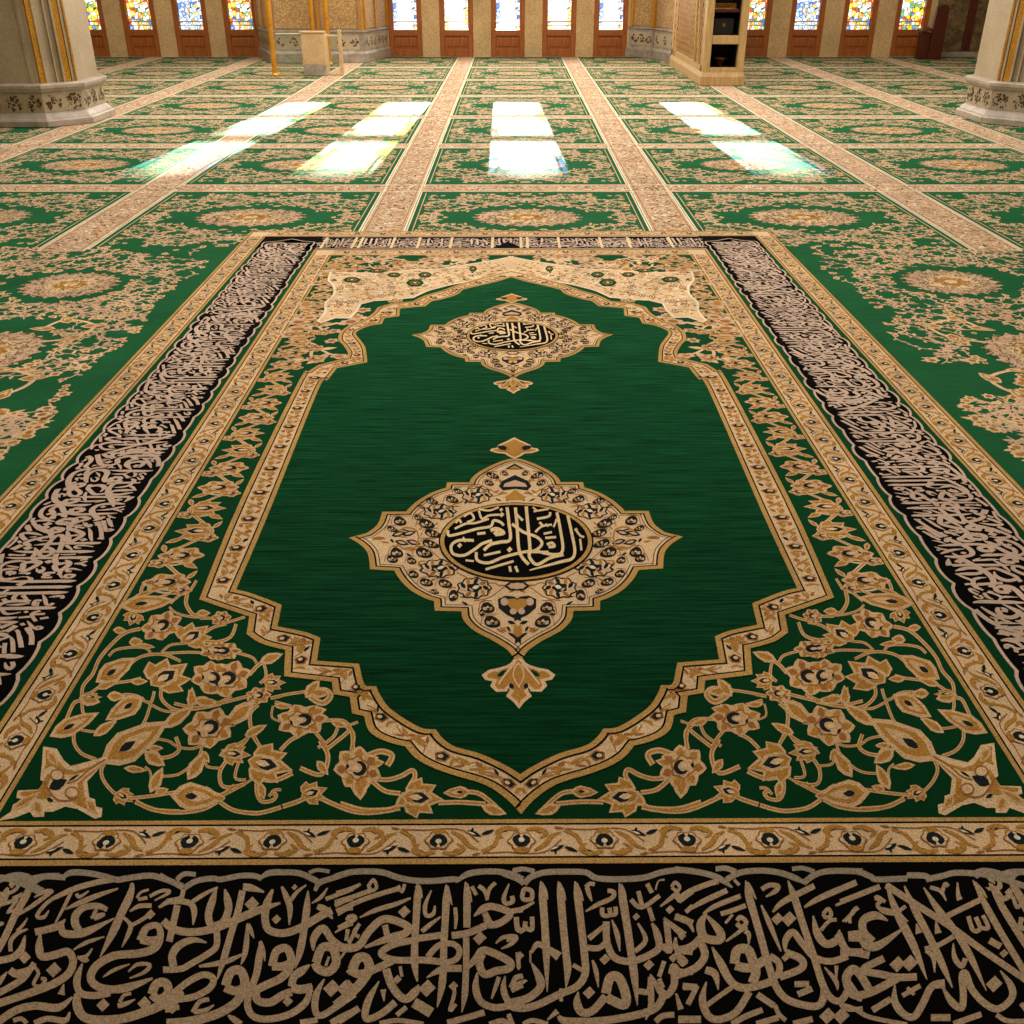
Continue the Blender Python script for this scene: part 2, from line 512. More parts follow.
# ------------------------------------------------------------------ the inscription of the border, traced stroke by stroke
# each line: width then x,y[,width] points;  D = lozenge dot
BAND_TXT = {
(0, 864): """
33 -10,92 80,62 150,68 185,92
33 165,150,10 205,92 260,70 330,72 372,76
34 350,82,14 400,48 500,50 600,70 665,88 720,80 850,64 940,85 1040,125
32 650,85 540,105 420,140 310,190,24
22 310,188 260,225 218,275 212,300 250,300 278,262,8
40 168,108,12 150,170 80,300 30,410 -15,490
24 168,110 165,160 150,215,6
24 95,292,12 180,238 280,165 290,152 245,158 195,188,8
20 -10,166 60,160 100,130 95,110 60,112 72,132
22 -10,232 50,215 100,192,10
20 405,158 360,250 315,332,10
20 436,165 450,186 505,152,8
28 372,255,10 450,220 560,175 672,138,10
36 610,258,26 560,238 480,245 430,290,44 430,345,46 465,385,30
44 350,345,30 358,388 420,398 500,380 648,308,8
40 198,385,40 260,372 330,350 372,312,8
18 515,305 545,290 592,284 560,304 535,312
18 525,305 540,268 555,265
44 752,104,10 738,180 690,280 640,390 568,528,6
24 750,110 752,160 745,208,6
26 700,300,16 742,345 728,400 693,472,6
22 738,350 790,325 842,292
D 855,285,30
15 778,192 800,160 846,143
20 785,200 838,190
20 850,182 920,150 965,158 880,205,8
26 738,268,10 790,238 862,235
30 903,246,14 960,212 1040,196
46 800,435,50 830,365,40 895,348,36 912,410,40 880,475,46 790,506 650,520 550,575 515,645 555,695 640,712 740,696 868,648,14
50 800,425 850,436 905,430
22 585,642,8 650,600 738,568,8
22 728,612,8 780,570 852,572 820,614 736,648,8
24 418,486,8 490,445 594,412,8
20 440,532 490,522 525,478,8
30 455,530 480,545 500,535
24 60,495 60,440 95,395 158,368,10
18 95,380 130,345 156,305,8
40 -10,548 70,530 120,485 142,405,10
D 140,530,36
46 55,600,40 90,622 150,610 190,568,10
38 -10,732 70,690 140,640 195,560,30
44 228,398,14 222,470 240,525 320,512 385,497 415,550 390,620 300,682 160,735 -10,792
D 305,600,44
20 192,580 218,620 190,680 230,692 258,655 232,650
40 468,565,10 440,640 440,700 470,738 545,746 625,730
52 440,735,36 438,800 470,862 540,885 680,880 800,848 920,800 1040,735,40
34 362,680,6 348,742,42
D 585,800,38
D 820,790,40
28 668,805 710,795 768,768,8
20 680,785 705,745 745,735
50 862,740 890,680 945,676 955,735 905,768 862,740
32 930,790 1040,722
56 935,818 1015,800
44 -10,895 90,830 200,805 330,815 412,755,12
34 195,905 270,878 370,888 396,840,10
26 75,890 120,878 152,905
28 -10,680 10,650 40,612,8
14 -10,350 20,335
""",
(170, 864): """
30 -60,60 0,95 75,135
32 80,135 150,95 240,80 290,86 400,65 480,66 522,82
34 505,88,12 560,50 650,45 740,52 820,88 855,105
32 825,152,20 850,105 920,80 1040,42
28 38,88 80,55 146,58
22 790,48 840,32 908,42
26 75,140 62,190 0,205
34 -20,212 60,210 118,225 138,270 130,345,8
24 125,215 190,172 272,130,12
38 42,232 22,320 -5,440
44 -40,320 20,368 120,386 250,366 360,322 500,262 628,220,12
42 262,140,10 240,210 218,290 238,348 300,330 332,260 326,200 312,142,10
38 412,150 385,270 345,400 305,540 268,655,8
40 415,128 465,135 535,158,10
D 465,225,42
36 265,375 265,460 225,503 120,565 60,595 -40,600
44 208,445,10 130,430,34 50,462 12,520 20,580
30 165,580,16 260,566 340,545 412,512,12
30 440,335,8 436,430 425,510 403,572,6
26 442,340 460,380 478,420,6
38 -10,758 100,670 190,628 245,650 225,705 130,755 20,770
D 15,812,40
26 128,842 168,782 222,768
26 135,840 200,830 250,800,8
52 315,690 345,615 400,605 425,680 380,780 270,850 120,892 -20,905
50 312,700 370,720 425,700
40 515,435,8 508,520 490,630 450,730 442,810 480,868 570,880 690,848 775,780 800,690,24
24 512,440 530,490 540,552,6
46 690,695,40 705,640 750,605 795,572,10
50 690,700 740,712 810,700
46 580,580 605,495 665,480 690,560 640,640 540,690 492,720 500,775 570,785 630,750 690,725
46 580,580 640,580 690,560
D 670,780,30
34 330,858,10 360,880 405,910
44 585,142,14 552,220 540,300 560,370 640,392 740,362 860,292 920,262
D 605,312,28
34 635,126,14 660,180 682,250 678,345,8
22 688,205 720,160 774,118,8
22 698,140 718,120
40 785,150,8 778,250 758,400 738,500 712,592,6
44 838,238,30 885,262 925,310,10
22 806,222,8 860,185 895,135,8
24 885,198 1000,155 1040,140
24 938,236 1000,205 1040,196
26 955,290,10 1000,255 1040,248
24 938,388,8 1000,350 1040,335
42 815,492,10 818,420 870,362 920,428 980,470 1040,472
50 830,560 865,475 925,480 945,560 900,612 845,595 825,560
16 905,525 885,580
38 878,652,10 832,740 826,830 862,860 960,800 1050,738
D 920,705,50
D 1010,705,50
38 915,905 980,868 1050,835
32 740,900 840,885
18 1008,370 1004,430
14 970,535 1000,490
28 1010,620 1040,590
""",
(340, 864): """
34 -30,72 60,45 170,40 250,48 330,75 420,92 520,95 640,85 670,90
34 660,100,16 720,58 800,42 900,42 980,58 1040,85
28 985,36 1040,25
26 -20,166 60,140 118,112,16
26 -30,216 80,182 185,145
20 160,125 190,88 208,130 180,150 162,122
28 -20,268 120,205 230,168 345,135
20 330,120 352,156 368,112
26 112,302,8 200,262 320,225 402,192,12
D 365,270,36
24 -10,362 40,335 85,312 78,295 50,300 40,320
22 45,368 35,435
22 112,338 78,390 110,412
22 50,450 100,355
44 -30,468 60,478 115,455 165,380 255,310 385,352 370,392 280,420 140,472,14
34 255,345 268,402
40 440,110,8 440,180 434,300 425,450 425,570 440,668,8
30 440,120 452,150 468,192,6
24 520,148,8 485,230 490,290 530,282 540,235,10
26 465,382 510,345 572,298,10
38 440,422 580,402
40 635,405 730,390 835,345
40 605,115,8 604,200 598,330 590,480 588,600 578,700 553,815,6
24 606,125 620,180 638,232,5
40 714,100,8 722,180 722,360
36 718,415 718,520 715,640 710,740 693,842,6
22 718,112 735,165 750,215,5
22 655,245 660,310 655,368,12
22 750,125 776,175
24 788,122 822,150 835,205,10
22 835,200 850,140 885,105
26 962,110,8 932,190 945,222 982,212 978,180
30 1003,300 1010,360 1040,385
40 762,296,8 810,255 865,240 962,272 945,312 870,345 830,305
36 822,275 865,360
30 965,268 1040,258
D 795,420,40
24 886,450,8 930,415 1002,412 975,452 918,480,8
44 720,595,20 780,530 825,488 962,552 960,592 890,606 822,625 792,560 810,510
40 782,615,10 772,700 800,780 880,815 970,802
36 940,635,8 930,710 962,782 1040,815
24 905,640 885,700 862,765,10
26 970,702 1000,650 1040,632
24 975,720 1040,690
38 408,432 300,458 235,500 262,530 340,546 480,545 610,560
34 498,528 560,462 640,452 680,490 660,540 595,562
40 580,592 692,592
36 492,645,6 560,605 600,595
54 70,600 100,535 148,535 165,600 100,695 0,785 -30,805
50 65,605 110,625 165,615
42 165,612 230,582 300,548
46 262,595 290,680 335,745 380,765 430,722 448,685,8
18 342,580 352,640
D 325,655,26
D 495,705,50
60 420,785 520,845
40 222,665,8 165,765 142,850 160,880 235,850 315,785
30 245,712,34 250,780,6
28 322,858 378,812
38 -10,895 60,850 108,818
D 30,705,50
22 645,700 650,740 625,832 660,795
D 645,692,28
28 225,905 330,888 475,910
36 610,902 720,872 822,842
30 850,910 920,890 965,908
24 960,850 980,905
24 1010,500 1018,590
""",
(510, 864): """
32 -40,52 40,82 80,110
34 80,112 120,72 200,46 320,42 430,46 492,78 620,85 760,76 860,46 960,32 1040,40
26 15,42 70,26 140,40
42 175,96,8 185,180 198,350 206,500 212,726,6
22 178,108 200,150 215,200,5
42 275,96,8 288,180 303,350 320,520 328,600 318,704,6
22 278,108 302,160 318,205,5
42 370,96,8 384,180 402,320 422,500 428,620 380,695 280,740 140,805 40,818 -30,785
22 374,108 398,160 418,208,5
26 70,180 82,142 122,152 122,195 80,200 68,175
24 -20,268 60,255 138,215,14
26 35,300 42,370 78,372 88,325
26 85,360 125,370 125,298
34 120,505,14 155,455 205,475 280,525,54
12 116,490 116,560
46 122,562,10 165,640 172,700 100,762 -10,790
D 55,520,26
14 55,530 50,600
26 -20,430 35,418
30 20,710 28,650 72,635
26 15,700 70,670 98,660,8
24 430,130 455,110 482,115
26 438,130 450,170 466,210,8
26 430,268,10 500,228 580,192 590,158 555,150
26 525,245 528,288 568,288 565,248
26 565,285 600,282 600,240
34 448,422 555,335,22
34 440,474 505,476 552,440
40 548,325 552,440 595,530 690,552 800,512 848,470 835,390 808,335,14
30 580,315,8 610,400 625,495,6
44 622,106,8 640,190 663,330 690,510 708,640 725,802,6
22 628,115 645,150 662,188,5
28 728,335,12 772,430 712,495
D 718,298,22
26 790,245 815,322
26 688,200 748,245 852,178
26 730,152 750,232
26 780,110 808,162
10 828,145 845,95 880,88
28 855,240,10 930,182 962,160
20 920,130 940,102 965,128 950,152 920,132
26 960,212 1040,155
D 910,257,26
26 1000,272 1040,235
42 875,305,16 990,405,46
36 890,320 902,430 908,492 865,462
38 940,295 1040,335
38 942,415,12 950,480 1040,498
36 915,545 955,520 1000,572
38 905,622,12 930,580 965,612 1040,610
42 930,590 935,680 895,742 855,718 798,625,10
D 790,572,32
26 878,550 848,640
24 848,650 872,702
34 730,720 790,722 802,640
34 800,690 802,800 772,885,8
44 275,862,20 320,892 500,892 700,862 825,820 870,755
54 545,735 570,645 622,648 660,750 645,800 550,758
46 545,750 470,832 410,842 382,790 388,725,8
D 450,730,36
28 470,545,12 490,610 503,700,6
D 540,540,32
26 358,572 410,602
34 213,885,10 270,835
28 75,910 130,888 215,910
24 -10,858 18,910
30 945,735,12 972,825,36
34 828,895 870,862 935,856
36 960,880 1040,880
32 985,700 1040,700
26 1012,785 1040,755
20 290,705 292,780
""",
(680, 864): """
34 -30,28 80,40 180,62 240,90 298,132,10
34 265,88 340,48 450,36 560,46 660,80 722,114,14
34 705,105 770,58 860,38 1040,40
30 203,26 260,22 318,42
26 638,26 700,22 765,42
18 308,88 338,118
32 -20,205 60,152 160,112 218,96
30 33,268,14 130,212 268,148
28 132,282,12 200,238 345,180
28 232,282 300,262 374,234
16 258,335 300,285
34 -30,300 40,320 78,385,10
48 150,280,16 118,340 140,415 225,430 225,380 155,295,16
46 125,415 60,472 -30,492
44 118,445 142,520 85,592 -30,635
D 12,408,24
D 15,550,34
26 325,322 345,300 378,330 350,358 322,336
28 262,438,12 380,352
26 370,380,30 392,400 390,465,6
42 375,92,8 392,180 430,310 470,450 500,560 545,690 605,765 700,800 785,805 815,760 808,690,14
22 382,105 408,150 434,198,5
40 614,92,8 648,180 700,340 760,520 815,690 865,765 920,772 965,695
30 463,232,10 510,340 575,495,10
D 600,530,24
28 465,142 510,118 558,125 540,155 488,185,8
34 528,272,12 590,212 765,122
D 555,310,36
D 620,310,44
38 598,495,10 602,430 642,385 690,442 765,528 860,552 955,522
42 600,500 690,540 690,592 568,642
38 510,520 562,560 560,622 515,655
54 310,565 325,490 385,485 415,550 432,610 412,675
52 315,575 400,588 505,530
44 182,470,10 230,560 285,660 350,702 440,692 535,660
42 145,600 200,625 218,715,6
34 15,690 98,698
30 98,690 45,798
42 150,668,8 128,770 160,860 225,882 320,840 395,725
28 148,805 220,752 295,700
36 440,740 535,805
26 540,800 562,850 602,888
34 295,908 380,862 470,828
34 435,908 560,872
36 645,908 755,880
42 -10,882 120,882
34 708,244,14 800,190 1005,102
32 885,234,14 1040,165
44 758,292,8 780,390 830,452 890,432 908,372,8
42 900,395 950,490 1040,498
22 815,282 845,252 860,290 828,302 815,280
22 802,375 850,322 892,315
24 925,325,10 970,290 1005,245
20 965,290 968,335
52 960,412 1040,415
28 822,585,8 885,660 898,715,8
24 890,576 890,665,8
34 652,682 735,680
36 670,740 752,706
48 965,705 945,645 985,595 1040,640
48 950,670 1000,740 1040,760
D 840,862,48
D 918,862,48
26 912,795 960,825 1040,820
""",
(844, 864): """
34 -20,36 80,42 150,68 190,86 360,80
34 358,62 460,65 482,84
34 468,85 560,66 640,48 800,58 900,82 1040,128
30 888,60 950,42 1040,40
30 -10,138 72,102
32 -20,214 205,126
24 8,330,10 50,272 82,245
46 250,320,8 180,290 112,318 112,385 165,440
48 92,425,20 130,462 200,460 332,368,14
54 25,408 105,400
42 -20,502 60,502 145,518
42 228,535 110,598 210,625 300,642 415,640
46 310,645 160,725 60,745 20,690 20,630 60,602 100,640 150,725
D 305,568,46
D 375,562,48
28 332,748 435,690
20 360,700 400,742
42 290,685,8 290,780 340,852 400,866 450,790 500,695 575,680,54
44 240,112,8 300,270 400,470 472,656,6
38 240,118 400,222 600,350 780,482 940,592 1050,668
40 344,122,8 400,250 480,400 560,570 617,702,6
40 454,132,8 540,262 640,390 722,530 810,718,6
22 175,192 212,205 190,232 230,272 300,282
20 175,192 195,185 235,215
30 205,255 300,282 365,325,8
22 318,262 352,238
32 412,338,8 428,392,40
32 522,325,8 537,392,40
22 490,130 550,152 582,208,8
22 558,165 575,112 595,125
24 646,102,8 650,170 660,202,34
32 590,292 775,202
38 734,90,8 810,240 900,400 1040,630
22 742,105 785,150 815,192,5
40 826,105,8 900,240 1040,465
22 832,115 880,160 918,208,5
26 708,295 735,375 775,365 750,300
24 770,358 822,362 790,290
22 930,150 962,190 985,245 1012,222
D 940,158,26
26 1010,300 1005,350 1040,375
38 828,432 892,468
D 910,507,26
28 460,482 540,458 625,410
26 468,490 508,530 516,615,8
30 622,450,8 630,530 670,580 692,535
40 560,695,10 610,778 668,818 680,740 672,640 692,620 728,710 800,790 880,822 955,760 950,690 890,605,8
D 855,680,48
36 162,830 268,765
40 495,872 606,872
34 625,908 782,852
28 868,855 930,890 1040,892
26 -10,800 60,822 150,870 360,912
28 1008,790 1040,832
""",
}

OVAL_TXT = (434, 480, 6.0235, """
26 440,170 452,270 458,365 400,380 340,395 300,430
26 490,172 500,270 515,440 570,515
26 555,165 565,270 578,420 575,470 620,515 700,475 780,455
24 740,200 760,300 775,430 720,455 600,430
24 805,220 830,330 848,430 830,480 760,500 575,550,10
24 470,270 540,320 620,350 650,390 610,430 540,440 420,470 330,505 262,490 255,440
24 240,370 150,370 105,400 115,450 180,460 250,420 290,390 350,370
22 85,310 90,340 150,330 260,300 340,285 360,250 400,260 420,280
18 125,300 190,270 250,265 330,240
18 180,225 220,205 240,240 200,260
18 270,190 290,240 330,220 395,215
16 270,180 330,190 390,170
18 130,265 150,245 165,265
22 260,330 310,325
30 340,310 380,300 420,325 370,335
D 375,325,20
20 300,460 400,438
20 310,545 480,495
16 175,350 190,380
16 190,490 240,495
D 155,400,16
D 455,425,18
22 455,525 462,560
22 490,525 505,560
14 595,170 620,190
16 600,195 690,180
20 620,240 690,225 700,200
18 610,320 650,285 710,275
20 635,260 660,285
16 670,270 690,285
18 660,330 710,320
20 670,355 735,350
24 680,395 710,385 725,405 690,410
18 850,300 880,340 905,350
18 880,360 888,430
D 855,305,12
20 500,215 535,250
D 408,215,16
D 405,185,12
16 740,240 720,290
20 560,440 690,440
""")
# ================================================================== the big prayer rug
RUG_Z = 0.012
RS = S - RUG_Z - .003                  # the survey is taken on the rug's upper face
rug_root = empty('prayer_rug', (RA[0] * RS, RA[1] * RS, RUG_Z), -RANG)
tag(rug_root, 'large green prayer rug with two gold medallions and black calligraphy border lying in the foreground', 'rug')
RP = lambda u, v, l: (u * RS, v * RS, l * EPS)
mir = lambda x, y: (-rug(x, y)[0], rug(x, y)[1])
BOTH = (rug, mir)
ident = None
U0, UG, UC, UI, UV = 1.10, 1.02, .78, .70, .585      # band limits across
VT0, VT1, VT2, VT3 = 3.31, 3.222, 3.006, 2.915        # band limits at the far end
VB3, VB2, VB1, VB0 = -.012, -.087, -.335, -.42        # band limits at the near end

# -------- base: backing + green ground
P = Pat(RP)
P.poly([(-U0, VB0), (U0, VB0), (U0, VT0), (-U0, VT0)], 'green2', 0)
base = P.build('rug_ground', rug_root)
sk = bpy.data.meshes.new('rug_edge')
e = U0 * RS
b0, t0 = VB0 * RS, VT0 * RS
z0 = -RUG_Z + .0062
vs = [(-e, b0, 0), (e, b0, 0), (e, t0, 0), (-e, t0, 0), (-e, b0, z0), (e, b0, z0), (e, t0, z0), (-e, t0, z0)]
sk.from_pydata(vs, [], [(0, 4, 5, 1), (1, 5, 6, 2), (2, 6, 7, 3), (3, 7, 4, 0)])
sk.materials.append(M['gold'])
so = bpy.data.objects.new('rug_edge', sk)
COL.objects.link(so)
so.parent = rug_root

# -------- guard borders (beige bands of scrolling flowers)
def guard_motifs(P, T, length, w, lvl=4, flip=False, fine=1.0):
    """running scroll with a dark-hearted flower in every bay; s along, t across (-w/2..w/2)"""
    n = max(1, round(length / .105))
    st = length / n
    for i in range(n):
        s0 = (i + .5) * st
        k = 1 if (i % 2 == 0) != flip else -1
        R = lambda a, b, s0=s0, k=k: T(s0 + a, b * k)
        q = w / .052
        # C scrolls either side
        P.ribbon([(-.024, .004 * q, .002), (-.032, .014 * q, .006), (-.018, .021 * q, .008), (-.003, .017 * q, .004)], 'gold', lvl, R, .005, 3)
        P.ribbon([(.024, .004 * q, .002), (.033, .012 * q, .007), (.020, .020 * q, .008), (.006, .018 * q, .004)], 'gold', lvl, R, .005, 3)
        P.ribbon([(-.052, -.016 * q, .003), (-.036, -.008 * q, .006), (-.030, .008 * q, .005), (-.022, .02 * q, .003)], 'gold', lvl, R, .005, 3)
        P.ribbon([(.052, .014 * q, .002), (.040, .008 * q, .006), (.030, -.006 * q, .007), (.016, -.016 * q, .003)], 'gold', lvl, R, .005, 3)
        P.ribbon([(-.050, -.020 * q), (-.02, -.018 * q), (.0, -.02 * q), (.03, -.018 * q), (.052, .002 * q)], 'rust', lvl, R, .0018, 3)
        for e in range(5):
            P.lens(-.045 + e * .022, (.0165 if e % 2 else -.0165) * q, .013, .0042 * q, .6 - e * .5, ('rust', 'ink', 'gold', 'rust', 'ink')[e], lvl, R)
        # flower
        P.oval(0, -.001, .0195, .0165 * q, 'rust', lvl + 1, R, 0, 20, .2, 6)
        P.oval(0, -.001, .017, .014 * q, 'beige', lvl + 2, R, 0, 20, .2, 6)
        P.lens(-.006, .003 * q, .018, .011 * q, 1.2, 'ink', lvl + 3, R)
        P.lens(.006, .002 * q, .018, .011 * q, 1.9, 'ink', lvl + 3, R)
        P.oval(0, -.005 * q, .009, .006 * q, 'ink', lvl + 3, R, 0, 9)
        P.oval(0, .001, .0042, .004 * q, 'cream', lvl + 4, R, 0, 8)
        P.oval(0, -.015 * q, .010, .005 * q, 'gold', lvl + 3, R, 0, 9)
        # leaves in the gaps
        P.lens(.046, -.012 * q, .022, .007 * q, .5, 'ink', lvl + 1, R)
        P.lens(-.044, .014 * q, .020, .006 * q, .45, 'ink', lvl + 1, R)
        P.lens(.043, -.012 * q, .012, .003 * q, .5, 'cream', lvl + 2, R)
        P.lens(.050, .021 * q, .014, .004 * q, -.2, 'rust', lvl + 1, R)

def guard(name, u0, u1, vt0, vt1, vb0, vb1, sides, label=None):
    """a rectangular frame: outer |u|=u0, inner |u|=u1, far vt0..vt1, near vb0..vb1"""
    P = Pat(RP)
    outer = [(-u0, vb0), (u0, vb0), (u0, vt0), (-u0, vt0)]
    inner = [(-u1, vb1), (u1, vb1), (u1, vt1), (-u1, vt1)]
    for i in range(4):
        j = (i + 1) % 4
        P.poly([outer[i], outer[j], inner[j], inner[i]], 'beige', 1)
    def frame(d0, d1, mat, lvl, ring, sign):
        a = [(x - math.copysign(d0, x) * sign, y + (d0 if y < 1 else -d0) * sign) for x, y in ring]
        b = [(x - math.copysign(d1, x) * sign, y + (d1 if y < 1 else -d1) * sign) for x, y in ring]
        for i in range(4):
            j = (i + 1) % 4
            P.poly([a[i], a[j], b[j], b[i]], mat, lvl)
    frame(0, .009, 'goldline', 2, outer, 1)
    frame(.009, .012, 'black', 2, outer, 1)
    frame(0, .007, 'goldline', 2, inner, -1)
    frame(.007, .0098, 'black', 2, inner, -1)
    w = u0 - u1 - .026
    uc = (u0 + u1) / 2 + -.0015
    L = vt1 - vb1
    guard_motifs(P, lambda s, t: (-uc + t, vb1 + s), L, w)
    guard_motifs(P, lambda s, t: (uc - t, vb1 + s), L, w)
    vc = (vb0 + vb1) / 2
    guard_motifs(P, lambda s, t: (-u1 + s, vc + t), u1 * 2, w)
    vc = (vt0 + vt1) / 2
    guard_motifs(P, lambda s, t: (-u1 + s, vc + t), u1 * 2, (vt0 - vt1) - .026)
    o = P.build(name, rug_root)
    return o

guard('outer_guard_border', U0, UG, VT0, VT1, VB0, VB1, 0)
guard('inner_guard_border', UC, UI, VT2, VT3, VB2, VB3, 0)

# -------- calligraphy border
def read_strokes(txt, ox, oy, s):
    out = []
    for ln in txt.strip().splitlines():
        h, rest = ln.split(' ', 1)
        if h == 'D':
            x, y, r = [float(q) for q in rest.split(',')]
            x, y, r = ox + x / s, oy + y / s, r / s
            out.append(('D', [(x + r * .1, y - r), (x + r, y - r * .05), (x - r * .1, y + r), (x - r, y + r * .05)]))
        else:
            out.append(('S', C(ox, oy, s, rest, float(h))))
    return out

STROKES = []
for (ox, oy), txt in BAND_TXT.items():
    STROKES += read_strokes(txt, ox, oy, 5.689)

def write(P, strokes, warp, mat, lvl, sub=4, skip=None, wk=1.0, mat_top=None):
    for kind, pts in strokes:
        cx = sum(p[0] for p in pts) / len(pts)
        cy = sum(p[1] for p in pts) / len(pts)
        T = warp(cx, cy)
        if T is None:
            continue
        m = mat_top if (mat_top and cy < 882) else mat
        if kind == 'D':
            P.poly(pts, m, lvl, T)
        else:
            P.ribbon([(p[0], p[1], p[2] * wk) for p in pts], m, lvl, T, None, sub)

P = Pat(RP)
P.poly([(-UG, VB1), (UG, VB1), (UG, VB2), (-UG, VB2)], 'black', 1)
write(P, STROKES, lambda x, y: rug, 'text', 3, 5, mat_top='greytext')
for d in (-1.215, 1.215):
    def warp(x, y, d=d):
        u = rug(x, y)[0] + d
        if abs(u) > UG - .03 or abs(u) < .57:
            return None
        return lambda a, b: (max(-UG, min(UG, rug(a, b)[0] + d)), rug(a, b)[1])
    write(P, STROKES, warp, 'text', 3, 4, mat_top='greytext')
P.ribbon([(-UG, -.322), (-.6, -.318), (0, -.322), (.6, -.318), (UG, -.322)], 'greytext', 2, None, .010)
P.build('near_calligraphy_border', rug_root)

MIDV = (VB1 + VB2) / 2 + .004
def scallops(length, depth, n, seed):
    r = random.Random(seed)
    pts = []
    for i in range(n):
        d = depth * (0.3 + 1.2 * r.random())
        for j in range(6):
            t = j / 6
            pts.append(((i + t) / n * length, d * math.sin(math.pi * t) ** .7))
    pts.append((length, 0))
    return pts

def cartouche(P, T, length, half, seed, text_scale, shift):
    """black scalloped panel with a taupe outline, filled with the inscription; s along, t across"""
    n = max(4, round(length / .085))
    up = [(s, half * .90 + d) for s, d in scallops(length, half * .075, n, seed)]
    dn = [(s, -half * .90 - d) for s, d in scallops(length, half * .075, n, seed + 7)]
    e = half * .35
    ring = [(0, -half * .5), (-e, 0), (0, half * .5)] + up[1:-1] + [(length, half * .5), (length + e, 0), (length, -half * .5)] + dn[1:-1][::-1]
    P.poly(ring, 'black', 1, T)
    P.band(ring, -.0030, .0030, 'ptext', 3, True, T)
    body = [q for q in STROKES if sum(p[1] for p in q[1]) / len(q[1]) > 884]
    per = 1.15
    for rep in range(-2, 3):
        def warp(x, y, rep=rep):
            k = (rug(x, y)[0] + shift + rep * per) * text_scale + length / 2
            if not .02 < k < length - .02:
                return None
            def T2(a, b):
                uu, vv = rug(a, b)
                s = (uu + shift + rep * per) * text_scale + length / 2
                t = (vv - MIDV) * text_scale * 1.05
                s = max(.0, min(length, s))
                t = max(-half * .95, min(half * .95, t))
                return T(s, t)
            return T2
        write(P, body, warp, 'ptext', 2, 4, wk=1.18)

for name, sg in (('left_calligraphy_border', -1), ('right_calligraphy_border', 1)):
    P = Pat(RP)
    uc = (UG + UC) / 2
    a, ln = .13, 3.01
    # the text faces the middle of the rug
    T = (lambda s, t: (-uc + t, a + ln - s)) if sg < 0 else (lambda s, t: (uc - t, a + s))
    cartouche(P, T, ln, .108, 3 if sg < 0 else 40, .90, 0 if sg < 0 else .37)
    P.build(name, rug_root)

P = Pat(RP)
P.poly([(-UG, VT2), (UG, VT2), (UG, VT1), (-UG, VT1)], 'black', 1)
vc, hh = (VT1 + VT2) / 2, (VT1 - VT2) / 2
for d in (-.62, .62):
    def warp(x, y, d=d):
        if y < 884 or abs(rug(x, y)[0] * 1.02 + d) > UC + .0: return None
        return lambda a, b: ((rug(a, b)[0]) * 1.02 + d, vc + (rug(a, b)[1] - MIDV) * .82)
    write(P, STROKES, warp, 'ptext', 2, 3)
r = random.Random(4)
u = -.76
while u < .78:                                   # tall pale uprights, often in pairs
    for k in range(r.choice((1, 1, 2))):
        P.ribbon([(u, vc - hh * .8), (u + .001, vc + hh * .82)], 'ivory', 3, None, .011, 2)
        u += .026
    u += .07 + r.random() * .09
for s in (-1, 1):
    P.ribbon([(-UC, vc + s * hh * .92), (UC, vc + s * hh * .92)], 'ptext', 3, None, .008, 2)
P.build('far_calligraphy_border', rug_root)

# -------- niche (arch) frame and plain green field
OUT = (C(340, 690, 5.389, '980,670 900,590 780,510 600,455 480,410 400,360 350,302 290,290 200,255 150,210 130,140 65,125 53,40')
       + C(200, 590, 5.689, '855,608 758,592 750,522 478,490 485,340 400,320 330,295 265,250 280,150 100,90 -5,53')
       + C(120, 380, 4.655, '560,560 835,0')
       + C(240, 240, 6.4, '440,840 500,800 680,755 690,720 660,672 630,638 642,590 700,545 780,515 850,470 880,432 940,412')
       + C(380, 220, 6.4, '15,560 60,535 210,520 290,482 400,450 540,400 700,358 850,325'))
INN = (C(340, 690, 5.389, '985,455 900,410 760,345 620,305 555,262 515,212 440,205 340,150 260,90 215,25 195,-20')
       + C(200, 590, 5.689, '950,548 930,525 905,420 665,403 685,272 600,240 440,207 465,85 370,47 280,15 205,-2')
       + C(120, 380, 4.655, '700,600 925,40')
       + C(240, 240, 6.4, '560,896 620,820 815,782 803,690 770,640 742,602 760,578 830,550 908,537 925,500 1020,487')
       + C(380, 220, 6.4, '128,567 290,552 330,520 400,506 495,476 530,446 610,426 740,396 850,366'))
def tolocal(pts):
    return [rug(*p) for p in pts]
OL, IL = tolocal(OUT), tolocal(INN)
OL[0] = (0, OL[0][1]); OL[-1] = (0, OL[-1][1])
IL[0] = (0, IL[0][1]); IL[-1] = (0, IL[-1][1])
OL, IL = cornered(OL, 4, 30), cornered(IL, 4, 30)
def closed(half):
    return half + [(-u, v) for u, v in half[-2:0:-1]]
OC, IC = closed(OL), closed(IL)

def inside(p, poly):
    c = False
    for i in range(len(poly)):
        a, b = poly[i - 1], poly[i]
        if (a[1] > p[1]) != (b[1] > p[1]) and p[0] < (b[0] - a[0]) * (p[1] - a[1]) / (b[1] - a[1]) + a[0]:
            c = not c
    return c
P = Pat(RP)
P.poly(IC, 'green', 6)
field = P.build('field', rug_root)

P = Pat(RP)
P.poly(OC, 'beige', 4)
# clockwise (left half runs near -> far): inside of the ring is on the right hand, negative offset
def area(q):
    return sum(q[i - 1][0] * q[i][1] - q[i][0] * q[i - 1][1] for i in range(len(q)))
sg = 1 if area(OC) > 0 else -1
P.band(OC, 0, sg * .0105, 'goldline', 6, True)
P.band(OC, sg * .0105, sg * .0135, 'black', 6, True)
P.band(IC, -sg * .0095, 0, 'goldline', 7, True)
P.band(IC, -sg * .0125, -sg * .0095, 'black', 7, True)
